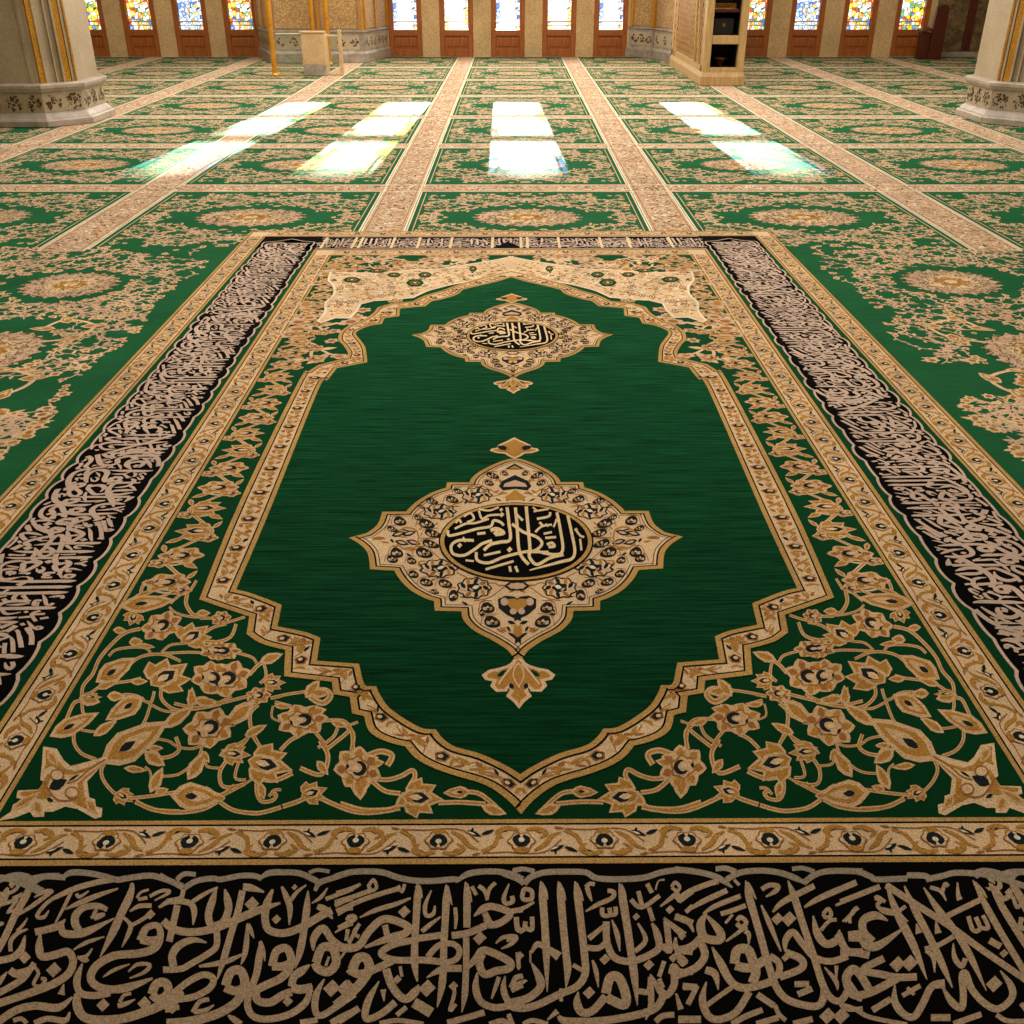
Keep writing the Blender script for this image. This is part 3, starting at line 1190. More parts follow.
# motifs strung along the middle of the frame
def resample(path, step):
    out, acc = [], 0
    for a, b in zip(path, path[1:]):
        l = math.hypot(b[0] - a[0], b[1] - a[1])
        d = math.atan2(b[1] - a[1], b[0] - a[0])
        while acc <= l:
            t = acc / l if l else 0
            out.append((a[0] + (b[0] - a[0]) * t, a[1] + (b[1] - a[1]) * t, d))
            acc += step
        acc -= l
    return out
def closest(p, path):
    best, bd = None, 1e9
    for a, b in zip(path, path[1:]):
        dx, dy = b[0] - a[0], b[1] - a[1]
        l2 = dx * dx + dy * dy
        t = 0 if l2 == 0 else max(0, min(1, ((p[0] - a[0]) * dx + (p[1] - a[1]) * dy) / l2))
        q = (a[0] + dx * t, a[1] + dy * t)
        d = math.hypot(q[0] - p[0], q[1] - p[1])
        if d < bd:
            best, bd = q, d
    return best, bd
for i, (u, v, d) in enumerate(resample(IL, .029)):
    q, dist = closest((u, v), OL)
    cu, cv = (u + q[0]) / 2, (v + q[1]) / 2
    w = max(.010, dist / 2 - .0125)
    if w > .032: w = .032
    for m in (1, -1):
        T = lambda a, b, m=m, cu=cu, cv=cv, d=d: (m * (cu + a * math.cos(d) - b * math.sin(d)), cv + a * math.sin(d) + b * math.cos(d))
        if i % 4 == 0:
            P.oval(0, 0, .013, w * .85, 'rust', 6, T, 0, 14, .2, 5)
            P.oval(0, 0, .0100, w * .6, 'ink', 7, T, 0, 12, .2, 5)
            P.oval(.002, w * .1, .0045, w * .3, 'beige', 8, T, 0, 8)
            P.ribbon([(-.024, -w * .7, .003), (-.018, .0, .006), (-.022, w * .7, .003)], 'gold', 6, T, .004, 3)
        elif i % 4 == 2:
            P.ribbon([(-.015, -w * .8, .002), (-.004, -w * .3, .007), (.004, w * .3, .006), (.014, w * .8, .002)], 'gold', 6, T, .004, 3)
            P.oval(-.006, w * .4, .006, w * .3, 'gold', 6, T, 0, 8)
            P.oval(.007, -w * .4, .006, w * .3, 'rust', 6, T, 0, 8)
        else:
            k = 1 if i % 4 == 1 else -1
            P.lens(0, k * w * .3, .026, w * .55, .4 * k, 'gold', 6, T)
            P.lens(.002, -k * w * .5, .018, w * .4, -.5 * k, 'ink' if i % 8 == 1 else 'rust', 6, T)
            P.ribbon([(-.02, k * w * .7), (0, -k * w * .1), (.02, k * w * .5)], 'rust', 5, T, .0018, 3)
frame = P.build('niche_frame', rug_root)

# -------- corner pieces beside the arch head
P = Pat(RP)
SP_ = (C(240, 240, 6.4, '568,245 580,205 800,210 1010,200') + C(380, 220, 6.4, '200,320 400,310 540,287 700,262 850,232 850,330 700,368 540,398 450,415 390,430 300,455 210,497 0,515')
       + C(240, 240, 6.4, '880,385 770,410 745,455 700,500 610,498 520,528 498,518 545,460 550,400 600,350 602,300 570,262'))
for m in (1, -1):
    q = [(m * u, v) for u, v in cornered(tolocal(SP_), 3, 40)]
    P.poly(q, 'beige', 5)
    P.band(q, -.004, .004, 'cream', 6, True)
va, vb = rug(512, 269.5)[1], rug(512, 257)[1]
P.poly([(-.02, va), (.02, va), (.02, vb), (-.02, vb)], 'beige', 7.5)
r = random.Random(11)
spl = tolocal(SP_)
for i in range(1500):
    p = (-r.random() * .80, 2.15 + r.random() * .65)
    if inside(p, spl) and all(inside((p[0] + a, p[1] + b), spl) for a, b in ((.014, 0), (-.014, 0), (0, .02), (0, -.02))):
        k = r.random()
        a = r.random() * 6.28
        for m in (1, -1):
            T = lambda x, y, m=m: (m * x, y)
            if k < .05:
                P.oval(p[0], p[1], .013, .022, 'rust', 6, T, 0, 12, .25, 6)
                P.oval(p[0], p[1], .008, .013, 'cream', 7, T, 0, 10, .25, 5)
                P.oval(p[0], p[1], .004, .006, 'ink', 8, T, 0, 7)
            elif k < .10:
                P.lens(p[0], p[1], .022, .009, a, 'green2', 6, T)
            elif k < .35:
                P.lens(p[0], p[1], .020, .006, a, 'rust', 6, T)
            elif k < .45:
                P.lens(p[0], p[1], .018, .005, a, 'ink', 6, T)
            elif k < .7:
                P.lens(p[0], p[1], .024, .008, a, 'gold', 6, T)
            else:
                P.lens(p[0], p[1], .024, .009, a, 'cream', 6, T)
for x, y, w, h in ((415, 283, 9, 4), (425, 275, 7, 3), (394, 275, 7, 2.5), (473, 269, 4, 3), (352, 280, 9, 3), (377, 271, 10, 2)):
    for T in BOTH:
        P.oval(x, y, w, h, 'green2', 9, T, 0, 14, .1, 6)
        P.oval(x, y, w * .62, h * .55, 'rust', 10, T, 0, 10, .2, 5)
        P.oval(x, y, w * .42, h * .36, 'green2', 11, T, 0, 10)
        P.oval(x, y, w * .2, h * .2, 'beige', 12, T, 0, 8)
P.build('arch_corner_ornament', rug_root)

# -------- medallions
MED = (C(344, 432, 5.689, '962,152 925,158 850,186 770,227 728,262 714,288 586,288 580,318 500,346 420,392 368,438 354,454 218,455 190,528 130,576 28,603 90,640 135,692 148,782 287,790')
       + C(384, 560, 5.689, '90,112 150,172 230,217 286,236 288,290 441,293 452,342 510,402 620,460 700,512 735,552 768,572'))
FIN_T = C(344, 432, 5.689, '962,152 940,140 915,124 870,120 832,108 840,97 872,92 880,76 905,64 928,54 962,33')
FIN_B = C(384, 560, 5.689, '768,560 740,566 720,596 660,616 600,628 560,656 578,682 622,690 608,718 640,750 696,748 712,722 718,745 698,776 740,808 775,845')
MC = (0.0, .7215)
def make_medallion(label, T, name='medallion'):
    """T maps the near medallion's coordinates to its own place on the rug"""
    P = Pat(RP)
    m1 = cornered([(0 if i in (0,) else u, v) for i, (u, v) in enumerate(tolocal(MED))], 4, 32)
    m1[-1] = (0, m1[-1][1])
    ring = closed(m1)
    s = 1 if area(ring) > 0 else -1
    tt = lambda u, v: T(u, v)
    P.poly(ring, 'beige', 8, tt)
    P.band(ring, 0, s * .0105, 'goldline', 9, True, tt)
    P.band(ring, s * .0105, s * .0138, 'black', 9, True, tt)
    P.band(ring, s * .0185, s * .0202, 'ink', 9, True, tt)
    for fin in (FIN_T, FIN_B):
        h = tolocal(fin)
        h[0] = (0, h[0][1]); h[-1] = (0, h[-1][1])
        rg = closed(h)
        s2 = 1 if area(rg) > 0 else -1
        P.poly(rg, 'gold', 8, tt)
        P.band(rg, -s2 * .001, s2 * .0055, 'beige', 9, True, tt)
    tr = lambda x, y: T(*rug(x, y))
    tm = lambda x, y: T(-rug(x, y)[0], rug(x, y)[1])
    def A(x, y): return 344 + x / 5.689, 432 + y / 5.689
    def B(x, y): return 384 + x / 5.689, 560 + y / 5.689
    pal = ('ink', 'rose', 'ink', 'cream')
    def rosette(p, rx, ry, T_):
        x, y = p
        rx /= 5.689; ry /= 5.689
        P.oval(x, y, rx, ry, 'ink', 10, T_, 0, 28, .16, 9)
        P.oval(x, y, rx * .9, ry * .88, 'beige', 11, T_, 0, 28, .18, 9)
        for i in range(9):
            t = i / 9 * 6.283
            P.lens(x + rx * .64 * math.cos(t), y + ry * .64 * math.sin(t), rx * .44, ry * .36, t + .5, ('ink', 'gold', 'ink', 'rust', 'rose')[i % 5], 12, T_)
        P.oval(x, y, rx * .46, ry * .46, 'ink', 13, T_, 0, 20, .25, 5)
        P.lens(x + rx * .1, y - ry * .05, rx * .42, ry * .34, -.3, 'cream', 14, T_)
        P.lens(x - rx * .15, y + ry * .18, rx * .3, ry * .2, .6, 'rose', 14, T_)
    def dark(p, rx, ry, T_, rot=0):
        x, y = p
        rx /= 5.689 / 1.15; ry /= 5.689 / 1.15
        P.oval(x, y, rx, ry, 'ink', 10, T_, rot, 18, .10, 3)
        for e in (-1, 0, 1):
            P.lens(x + e * rx * .42, y + abs(e) * ry * .15, rx * .62, ry * .62, rot + e * .8 + 1.2, ('rose', 'beige', 'gold')[e + 1], 11, T_)
        P.oval(x + rx * .1, y + ry * .2, rx * .2, ry * .2, 'ink', 12, T_, rot, 8)
        P.ribbon([(x - rx * 1.3, y + ry * .6), (x - rx * .9, y - ry * 1.1), (x + rx * .6, y - ry * 1.35)], 'rust', 9, T_, .8, 3)
    for T_ in (tr, tm):
        rosette(A(755, 362), 92, 50, T_); rosette(A(545, 455), 100, 48, T_)
        rosette(A(540, 778), 115, 56, T_); rosette(A(740, 890), 105, 66, T_)
        for p in ((310, 582), (372, 578), (330, 632), (395, 630)):
            P.lens(*A(*p), 15, 5.5, .25 * (1 if p[1] > 600 else -1), 'ink', 10, T_)
            P.lens(*A(*p), 9, 2.6, .25 * (1 if p[1] > 600 else -1), 'rose', 11, T_)
        P.ribbon([A(300, 575), A(350, 545), A(410, 560), A(425, 605)], 'gold', 10, T_, 1.6, 4)
        P.ribbon([A(300, 640), A(350, 668), A(410, 655), A(425, 605)], 'gold', 10, T_, 1.6, 4)
        P.lens(*A(200, 606), 14, 3.5, 0, 'rust', 10, T_)
        for p, a, b in (((470, 525), 42, 24), ((505, 580), 46, 20), ((492, 640), 46, 20), ((455, 690), 46, 26), ((575, 865), 38, 22),
                        ((468, 858), 36, 20), ((300, 690), 34, 26), ((318, 510), 34, 24), ((500, 396), 34, 15), ((615, 386), 34, 18), ((652, 340), 24, 14),
                        ((845, 250), 36, 15), ((825, 292), 26, 14), ((425, 490), 26, 14), ((395, 812), 28, 20), ((385, 735), 26, 18), ((275, 725), 30, 20), ((275, 555), 30, 14), ((440, 428), 20, 8), ((915, 238), 18, 12)):
            dark(A(*p), a, b, T_, .3)
        for p, a, b in (((590, 275), 36, 28), ((615, 355), 44, 30), ((395, 205), 26, 30), ((290, 183), 22, 10), ((560, 300), 16, 20)):
            dark(B(*p), a, b, T_, .3)
        rr_ = random.Random(77)
        half = tolocal(MED)
        half = half + [(-u, v) for u, v in half[::-1]]
        for q in range(420):
            uu, vv = -rr_.random() * .31, MC[1] - .43 + rr_.random() * .80
            if math.hypot(uu, vv - MC[1]) < .165 or not all(inside((uu + e, vv + g), half) for e, g in ((.035, 0), (-.035, 0), (0, .035), (0, -.035))):
                continue
            sgn = 1 if T_ is tr else -1
            TT = lambda a, b, sgn=sgn: T(sgn * a, b)
            P.lens(uu, vv, .020, .006, rr_.random() * 6.28, rr_.choice(('gold', 'rust', 'rust', 'ink', 'cream')), 9, TT)
        # vines tying the rosettes together
        for ln in ('430,605 480,605 530,600', '600,425 650,405 690,385', '830,370 880,360 920,345', '480,660 520,700 560,735', '640,800 700,830 730,850', '520,420 470,440 420,470', '700,320 760,300 830,330 890,360'):
            P.ribbon([A(*[float(q) for q in t.split(',')]) for t in ln.split()], 'rust', 9, T_, .9, 3)
        for ln in ('510,235 600,215 690,150', '850,150 900,130 960,170', '600,240 560,260 555,330'):
            P.ribbon([B(*[float(q) for q in t.split(',')]) for t in ln.split()], 'rust', 9, T_, 1.1, 3)
        # half of the heart below the disc
        P.poly([B(779, 350), B(700, 315), B(652, 275), B(648, 225), B(690, 205), B(740, 210), B(779, 235)], 'ink', 10, T_)
        P.poly([B(779, 300), B(735, 290), B(700, 255), B(705, 225), B(745, 222), B(779, 245)], 'gold', 11, T_)
        P.oval(*B(685, 240), 4, 4, 'rose', 11, T_, 0, 9)
        P.oval(*B(735, 295), 3.6, 3.2, 'rose', 12, T_, 0, 9)
        P.lens(*B(725, 358), 9, 3.6, .3, 'ink', 10, T_)
        P.lens(*B(710, 395), 7, 2.8, 1.0, 'ink', 10, T_)
        P.poly([B(779, 482), B(705, 418), B(720, 415), B(779, 455)], 'ink', 10, T_)
        P.poly([B(779, 455), B(735, 420), B(740, 370), B(779, 385)], 'gold', 10, T_)
        P.oval(*B(765, 150), 11, 5, 'ink', 10, T_, 0, 16, .12, 6)
        P.oval(*B(765, 150), 8, 3.4, 'rose', 11, T_, 0, 12, .2, 7)
        # above the disc
        P.poly([A(974, 245), A(900, 280), A(880, 310), A(905, 335), A(974, 325)], 'ink', 10, T_)
        P.poly([A(974, 275), A(915, 295), A(905, 315), A(974, 312)], 'rose', 11, T_)
        P.poly([A(974, 330), A(915, 375), A(930, 390), A(974, 388)], 'gold', 11, T_)
        P.poly([A(974, 180), A(915, 212), A(974, 215)], 'ink', 10, T_)
        P.poly([A(974, 192), A(938, 210), A(974, 212)], 'gold', 11, T_)
        # finials
        P.lens(*B(680, 645), 15, 5, -.45, 'green2', 10, T_)
        P.ribbon([B(745, 590), B(700, 640), B(650, 710)], 'beige', 11, T_, 2.2, 3)
        P.ribbon([B(735, 585), B(690, 612), B(640, 640)], 'beige', 11, T_, 1.6, 3)
        P.lens(*B(725, 720), 7, 5, 1.2, 'ink', 10, T_)
        P.poly([B(772, 590), B(745, 620), B(740, 670), B(770, 725)], 'gold', 12, T_)
        P.ribbon([B(768, 588), B(742, 620), B(737, 670), B(770, 730)], 'beige', 13, T_, 1.4, 3)
        P.oval(*A(905, 92), 6, 2.2, 'ink', 10, T_, .2, 8)
        P.ribbon([A(962, 60), A(935, 85), A(930, 110), A(962, 130)], 'gold', 11, T_, 1.5, 3)
    o = P.build(name, rug_root)
    # the black disc with its inscription
    Q = Pat(RP)
    R0 = .1475
    circ = [(R0 * math.cos(t * .0698), MC[1] + R0 * math.sin(t * .0698)) for t in range(90)]
    Q.poly(circ, 'black', 15, tt)
    Q.band(circ, -.002, .006, 'goldline', 16, True, tt)
    Q.band(circ, .006, .0085, 'black', 16, True, tt)
    Q.band(circ, -.005, -.002, 'black', 16, True, tt)
    ox, oy, sc, txt = OVAL_TXT
    write(Q, read_strokes(txt, ox, oy, sc), lambda x, y: tr, 'ivory', 17, 5, wk=.74)
    d = Q.build('inscription_disc', o)
    d['label'] = 'black round disc with pale gold Arabic lettering'
    return o
o = make_medallion(None, lambda u, v: (u, v))
o['label'] = 'near medallion in beige and gold around a black inscribed disc'
K2 = .93
o = make_medallion(None, lambda u, v: (u * K2, 1.951 + (v - MC[1]) * K2 * .985))
o['label'] = 'far medallion in beige and gold below the arch head'

# -------- floral scrolls filling the near corners
P = Pat(RP)
def cs(c, txt):
    return C(*c, txt)
c6 = (0, 400, 2.0)
cP, cQ, cR, cS, cT = (0, 660, 5.689), (100, 680, 5.689), (40, 580, 5.689), (200, 590, 5.689), (340, 690, 5.389)
STEMS = [
    (cR, 13, '150,790 190,700 232,675 245,600 300,530 335,450 400,370 480,300 570,275'), (cR, 11, '240,665 290,638 350,600 435,582 520,570 575,555'),
    (cR, 11, '440,565 500,490 560,440 640,420 720,425 800,460'), (cR, 9, '690,410 740,368 820,358 950,345 1024,350'), (cR, 10, '700,415 850,408 950,415'),
    (cR, 10, '390,430 430,395 520,380 600,385 628,412'), (cR, 10, '740,130 800,80 850,60 890,0'), (cR, 14, '790,0 835,60 830,130 865,190 905,196 945,180'),
    (cR, 9, '735,150 770,182 850,205 980,215 1030,230'), (cR, 10, '600,690 560,660 500,648 450,655'), (cR, 11, '650,630 632,690 600,690'),
    (cR, 13, '690,615 690,670 740,722 800,742'), (cR, 14, '830,735 940,720 1030,700'), (cR, 11, '630,700 600,790 565,850'), (cR, 12, '240,670 240,730 250,770'),
    (cR, 12, '570,100 580,40 610,0'), (cR, 10, '620,700 700,740 760,745'),
    (cP, 13, '420,400 422,470 465,530 545,562'), (cP, 14, '645,540 540,575 410,608'), (cP, 13, '610,555 575,630 600,700 660,762 720,782 850,772 1024,745'),
    (cP, 16, '770,800 870,848 1024,860'), (cP, 10, '660,345 590,390 540,405 460,395'), (cP, 10, '930,380 1000,300'),
    (cQ, 16, '200,690 320,738 450,750 580,732 665,690'), (cQ, 16, '680,690 760,738 880,755 960,742 1030,720'), (cQ, 9, '700,655 800,602 880,552'),
    (cQ, 10, '310,330 390,345 450,380 540,385 610,345'), (cQ, 14, '430,320 450,390 400,432 300,445'), (cQ, 10, '355,545 440,535 510,490 562,430 580,375'),
    (cQ, 10, '600,450 612,490 695,500'), (cQ, 14, '722,450 682,520 690,592 740,608 822,590'), (cQ, 11, '800,430 768,550 830,565'),
    (cQ, 12, '690,402 800,372 850,312 885,272'), (cQ, 14, '850,165 860,280 912,382'), (cQ, 12, '420,130 560,155 700,125 838,90'), (cQ, 10, '970,102 1030,90'),
    (cQ, 14, '890,560 892,640 920,688 980,682 1002,650 972,640'), (cQ, 11, '960,660 990,625 1030,622'), (cQ, 9, '255,490 285,520 290,580'),
    (cS, 10, '180,600 100,638 0,655'), (cS, 10, '210,355 295,380 322,415'), (cS, 14, '280,480 330,425 380,400'), (cS, 11, '365,420 375,490 340,528'),
    (cS, 11, '400,612 500,590 600,575'), (cS, 22, '600,570 640,615 700,640 742,600 710,568 645,575'), (cS, 13, '425,635 520,660'),
    (cS, 8, '415,655 408,720 455,745'), (cS, 13, '700,740 815,742 860,800 872,910'), (cS, 13, '650,800 700,860 725,910'), (cS, 12, '790,750 760,830 670,895'),
    (cS, 10, '845,768 898,748'), (cS, 14, '330,650 285,700 290,790'), (cS, 12, '300,830 345,895'), (cS, 12, '140,910 240,862 300,812 355,780'),
    (cS, 10, '0,158 80,160 150,180 255,150'), (cS, 12, '205,190 175,262 100,292 0,290'), (cS, 11, '0,262 70,212 150,190'),
    (cT, 14, '15,180 70,230 62,325'), (cT, 20, '150,350 220,328 280,350 255,405'), (cT, 16, '180,475 260,480 330,460 388,430 405,460 385,498'),
    (cT, 16, '170,485 240,540 325,555'), (cT, 20, '0,610 120,645 250,645 310,630'), (cT, 16, '530,605 650,602 785,612'), (cT, 16, '660,545 740,552 800,590 865,650'),
    (c6, 6, '565,812 600,800 625,785'), (c6, 6, '640,795 700,820 745,824 800,815'), (c6, 6, '600,735 642,748 656,712 640,680'), (c6, 6, '500,750 545,760 585,745'),
    (c6, 6, '470,770 440,790 410,775'), (c6, 5, '650,700 690,668 702,655'), (c6, 5, '560,700 580,680 600,670'),
]
BLOOMS = [  # detail, x, y, size, angle, kind, squash
    (cR, 690, 260, 105, -.4, 'round', .62), (cR, 720, 545, 130, -.7, 'lotus', .72), (cR, 430, 510, 110, -.55, 'bud', .62), (cR, 610, 130, 135, -.12, 'bud', .42),
    (cR, 480, 730, 105, 2.6, 'bud', .62), (cR, 195, 820, 130, -.45, 'bud', .45), (cR, 530, 215, 55, 1.9, 'lotus', .7), (cR, 870, 315, 100, -.75, 'lotus', .7),
    (cR, 545, 350, 40, -.1, 'leaf', .8), (cR, 600, 375, 55, .1, 'leaf', .35), (cR, 790, 775, 100, -.6, 'leaf', .42), (cR, 865, 665, 50, -2.0, 'leaf', .5),
    (cR, 380, 595, 65, -.3, 'leaf', .4), (cR, 370, 840, 80, -.6, 'leaf', .42), (cR, 290, 665, 55, 0, 'lotus', .5), (cR, 430, 660, 48, 0, 'leaf', .7),
    (cR, 980, 555, 105, .2, 'round', .75), (cR, 1000, 400, 80, 0, 'round', .55), (cR, 455, 285, 40, .1, 'leaf', .6), (cR, 720, 15, 70, -.3, 'leaf', .5),
    (cP, 765, 465, 190, -.55, 'bud', .55), (cP, 700, 775, 58, .6, 'lotus', .8), (cP, 880, 560, 70, .6, 'leaf', .7), (cP, 770, 620, 66, .1, 'leaf', .38), (cP, 890, 680, 80, -1.1, 'leaf', .5),
    (cP, 885, 500, 44, 0, 'leaf', .5), (cP, 510, 225, 60, .2, 'leaf', .7), (cP, 920, 745, 40, -.3, 'leaf', .7), (cP, 790, 120, 50, 0, 'leaf', .5),
    (cQ, 550, 662, 125, .05, 'bud', .72), (cQ, 620, 272, 130, -.35, 'round', .72), (cQ, 790, 195, 110, 2.45, 'leaf', .5), (cQ, 900, 88, 62, -.1, 'round', .7),
    (cQ, 440, 210, 100, -.65, 'leaf', .42), (cQ, 950, 480, 125, .25, 'lotus', .85), (cQ, 765, 420, 80, .1, 'lotus', .7), (cQ, 550, 485, 95, -1.0, 'leaf', .5),
    (cQ, 680, 670, 34, 0, 'leaf', .8), (cQ, 520, 100, 60, -1.5, 'leaf', .5), (cQ, 880, 290, 60, -.35, 'leaf', .5), (cQ, 600, 435, 40, 1, 'leaf', .6), (cQ, 610, 115, 60, .1, 'leaf', .3), (cQ, 920, 630, 50, 1.3, 'leaf', .6),
    (cS, 150, 505, 125, -.3, 'round', .68), (cS, 405, 385, 70, -.35, 'leaf', .5), (cS, 415, 525, 62, .0, 'lotus', .75), (cS, 640, 560, 65, -.9, 'leaf', .6),
    (cS, 580, 740, 125, -.1, 'round', .64), (cS, 660, 690, 60, -.2, 'leaf', .6), (cS, 120, 160, 50, -.2, 'round', .75), (cS, 125, 345, 95, 0, 'round', .48), (cS, 320, 795, 66, -.45, 'leaf', .45), (cS, 20, 130, 40, 0, 'leaf', .6),
    (cS, 30, 635, 70, .2, 'leaf', .5), (cS, 790, 760, 50, .3, 'leaf', .5), (cS, 470, 660, 50, .1, 'leaf', .4),
    (c6, 625, 785, 27, -.4, 'lotus', .8), (c6, 645, 735, 18, .9, 'leaf', .6), (c6, 455, 645, 16, .4, 'leaf', .6), (c6, 505, 665, 16, -.4, 'leaf', .5), (c6, 640, 585, 20, 0, 'leaf', .6), (c6, 455, 705, 18, -.3, 'leaf', .5),
    (cT, 95, 420, 110, .35, 'round', .9), (cT, 105, 520, 70, 1.5, 'leaf', .8), (cT, 190, 395, 50, -.2, 'leaf', .6), (cT, 430, 580, 110, .1, 'lotus', .85), (cT, 350, 590, 62, 2.6, 'leaf', .75), (cT, 630, 550, 62, 3.1, 'bud', .6), (cT, 830, 645, 70, .3, 'leaf', .5),
]
for T in BOTH:
    for c, w, txt in STEMS:
        stem(P, T, C(*c, txt), w * 1.6 / c[2], 1)
    for c, x, y, sz, a, kind, sq in BLOOMS:
        X, Y = c[0] + x / c[2], c[1] + y / c[2]
        r_ = sz / c[2] * 1.22
        if kind == 'round':
            flower(P, T, X, Y, r_, r_ * sq, a, 3)
        elif kind == 'lotus':
            lotus(P, T, X, Y, r_, a, sq, 3)
        elif kind == 'bud':
            bud(P, T, X, Y, r_ * 2, r_ * sq * 1.5, a, 3)
        else:
            leaf(P, T, X, Y, r_ * 1.7, r_ * sq * 1.5, a, 3)
    # the corner palmette
    pal = C(*cP, '645,540 540,563 430,602 400,600 362,568 322,502 245,490 238,590 228,680 250,692 218,735 100,740 92,782 130,792 75,820 60,862 -20,915 80,897 170,862 190,892 250,890 252,862 300,862 370,832 440,846 540,902 578,890 582,840 545,832 540,790 508,780 495,690 542,640 602,570')
    P.poly(pal, 'beige', 3, T)
    q = C(*cP, '600,570 530,600 430,632 370,618 320,560 275,512 258,510 262,590 245,620 300,600 360,650 430,650 520,620')
    P.poly(q, 'gold', 4, T)
    q = C(*cP, '590,585 530,640 470,690 480,780 520,800 560,880 500,850 440,825 400,800 450,770 440,700 500,650')
    P.poly(q, 'gold', 4, T)
    P.poly(C(*cP, '245,690 275,640 290,660 270,720 300,770 250,790 120,770 115,750 220,740'), 'gold', 4, T)
    P.ribbon(C(*cP, '250,690 270,730 320,790 380,800 440,780,'.rstrip(',')), 'rust', 5, T, 2.0, 4)
    P.ribbon(C(*cP, '600,565 520,610 440,680 380,700'), 'rust', 5, T, 1.6, 4)
    P.lens(*C(*cP, '330,705')[0], 20, 11, -.45, 'ink', 6, T, .1)
    P.lens(*C(*cP, '420,668')[0], 12, 2.4, -.55, 'ink', 6, T)
    for cx, cy in ((325, 655), (410, 755)):
        x, y = C(*cP, '%d,%d' % (cx, cy))[0]
        P.oval(x, y, 7.4, 6.4, 'rust', 6, T)
        P.oval(x, y, 5.6, 4.6, 'beige', 7, T)
    P.lens(*C(*cP, '285,795')[0], 8, 4, .4, 'ink', 6, T)
    leaf(P, T, *C(*cP, '150,800')[0], 34, 9, -.55, 5)
    leaf(P, T, *C(*cP, '215,840')[0], 16, 12, 1.2, 5)
    leaf(P, T, *C(*cP, '300,560')[0], 18, 10, 1.0, 5)
    leaf(P, T, *C(*cP, '520,830')[0], 18, 10, .9, 5)
corner_scroll = P.build('corner_floral_scroll', rug_root)

# -------- narrow flower vine up both long sides and across the far end
P = Pat(RP)
UM, AMP = -.645, .036
per = .19
v = .60
i = 0
for m in (1, -1):
    T = lambda a, b, m=m: (m * a, b)
    pts = []
    k = 0
    while True:
        vv = .52 + k * per / 4
        if vv > 2.86: break
        pts.append((UM + AMP * (0, 1, 0, -1)[k % 4], vv))
        k += 1
    stem(P, T, pts, .0085, 1, 'gold', 'beige', 6)
    for j in range(len(pts)):
        u_, v_ = pts[j]
        if j % 4 in (1, 3):
            sd = 1 if j % 4 == 1 else -1
            # curled tendril and blossom inside each bend
            P.ribbon([(u_, v_ - .01), (u_ - sd * .02, v_ - .03), (u_ - sd * .05, v_ - .022), (u_ - sd * .05, v_ + .0)], 'beige', 1, T, .0055, 4)
            if j % 8 < 4:
                flower(P, T, u_ - sd * .036, v_ + .004, .046, .034, 0, 3, nl=6)
            else:
                lotus(P, T, u_ - sd * .034, v_ + .004, .044, 0 if sd < 0 else math.pi, .9, 3)
            leaf(P, T, u_ + sd * .004, v_ + .03, .034, .013, 1.2 * sd, 3)
            leaf(P, T, u_ - sd * .066, v_ - .030, .026, .011, .7 * sd, 3)
        else:
            sd = 1 if j % 4 == 0 else -1
            leaf(P, T, u_ - sd * .028, v_ + .014, .040, .015, .5 * sd, 3)
            flower(P, T, u_ + sd * .034, v_ + .024, .022, .018, 0, 3, nl=5)
def nook(x, y):
    if not (-.69 < x < -.01 and 1.72 < y < 2.905) or inside((x, y), OC) or inside((x, y), spl):
        return False
    return closest((x, y), OL)[1] > .015
MIRR = lambda a, b: (-a, b)
for T in (None, MIRR):
    arabesque(P, T, lambda x, y: nook(x, y) and y < 2.74 and x < -.36, 62, 5, (-.69, 1.72, -.36, 2.76), 1.7, ('beige', 'rose', 'gold'), 2, .026, 9)
    arabesque(P, T, lambda x, y: nook(x, y) and y > 2.70, 48, 6, (-.69, 2.70, -.01, 2.905), 1.3, ('beige', 'rose', 'gold'), 2, .024, 9)
    r = random.Random(8)
    for k in range(70):
        u_, v_ = -.36 - r.random() * .32, 1.75 + r.random() * 1.1
        if nook(u_, v_) and nook(u_ - .03, v_) and nook(u_ + .03, v_):
            (flower if k % 3 else lotus)(P, T or (lambda a, b: (a, b)), u_, v_, .030, *((.030,) if k % 3 else ()), r.random() * 6.28) if k % 3 else leaf(P, T or (lambda a, b: (a, b)), u_, v_, .075, .030, r.random() * .6, 3)
P.build('side_flower_vine', rug_root)
# ================================================================== fitted carpet behind and around the rug
carpet = tag(empty('fitted_carpet', (0, 0, 0)), 'wall-to-wall green mosque carpet woven in floral panels between beige strips', 'carpet')
FP = lambda u, v, l: (u * S, v * S, l * EPS)
WALL_Y = 13.16
PX, PY, X0, Y0 = 1.235, 1.32, .07, 4.55
SW = .185

def carpet_medallion(P, T, cx, cy, rx, ry, seed):
    r = random.Random(seed)
    P.oval(cx, cy, rx, ry, 'rose', 3, T, 0, 96, .09, 18)
    P.oval(cx, cy, rx * .62, ry * .62, 'beige', 4, T, 0, 60, .16, 12)
    P.oval(cx, cy, rx * .40, ry * .40, 'gold', 5, T, 0, 40, .25, 8)
    P.oval(cx, cy, rx * .16, ry * .16, 'beige', 6, T, 0, 20, .25, 6)
    for k in range(560):
        a, d = r.random() * 6.283, math.sqrt(r.random()) * 1.02
        x, y = cx + rx * d * math.cos(a), cy + ry * d * math.sin(a)
        q = rx * .042
        P.lens(x, y, q * (1.2 + r.random()), q * .7, r.random() * 6.28, r.choice(('cgreen', 'cgreen', 'green2', 'rust', 'rust') if d > .42 else ('rust', 'cream', 'rust', 'cgreen')), 7, T)
    for k in range(22):
        a = k / 22 * 6.283
        P.lens(cx + rx * 1.0 * math.cos(a), cy + ry * 1.0 * math.sin(a), rx * .13, ry * .09, math.atan2(ry * math.sin(a), rx * math.cos(a)), 'rose', 3, T)

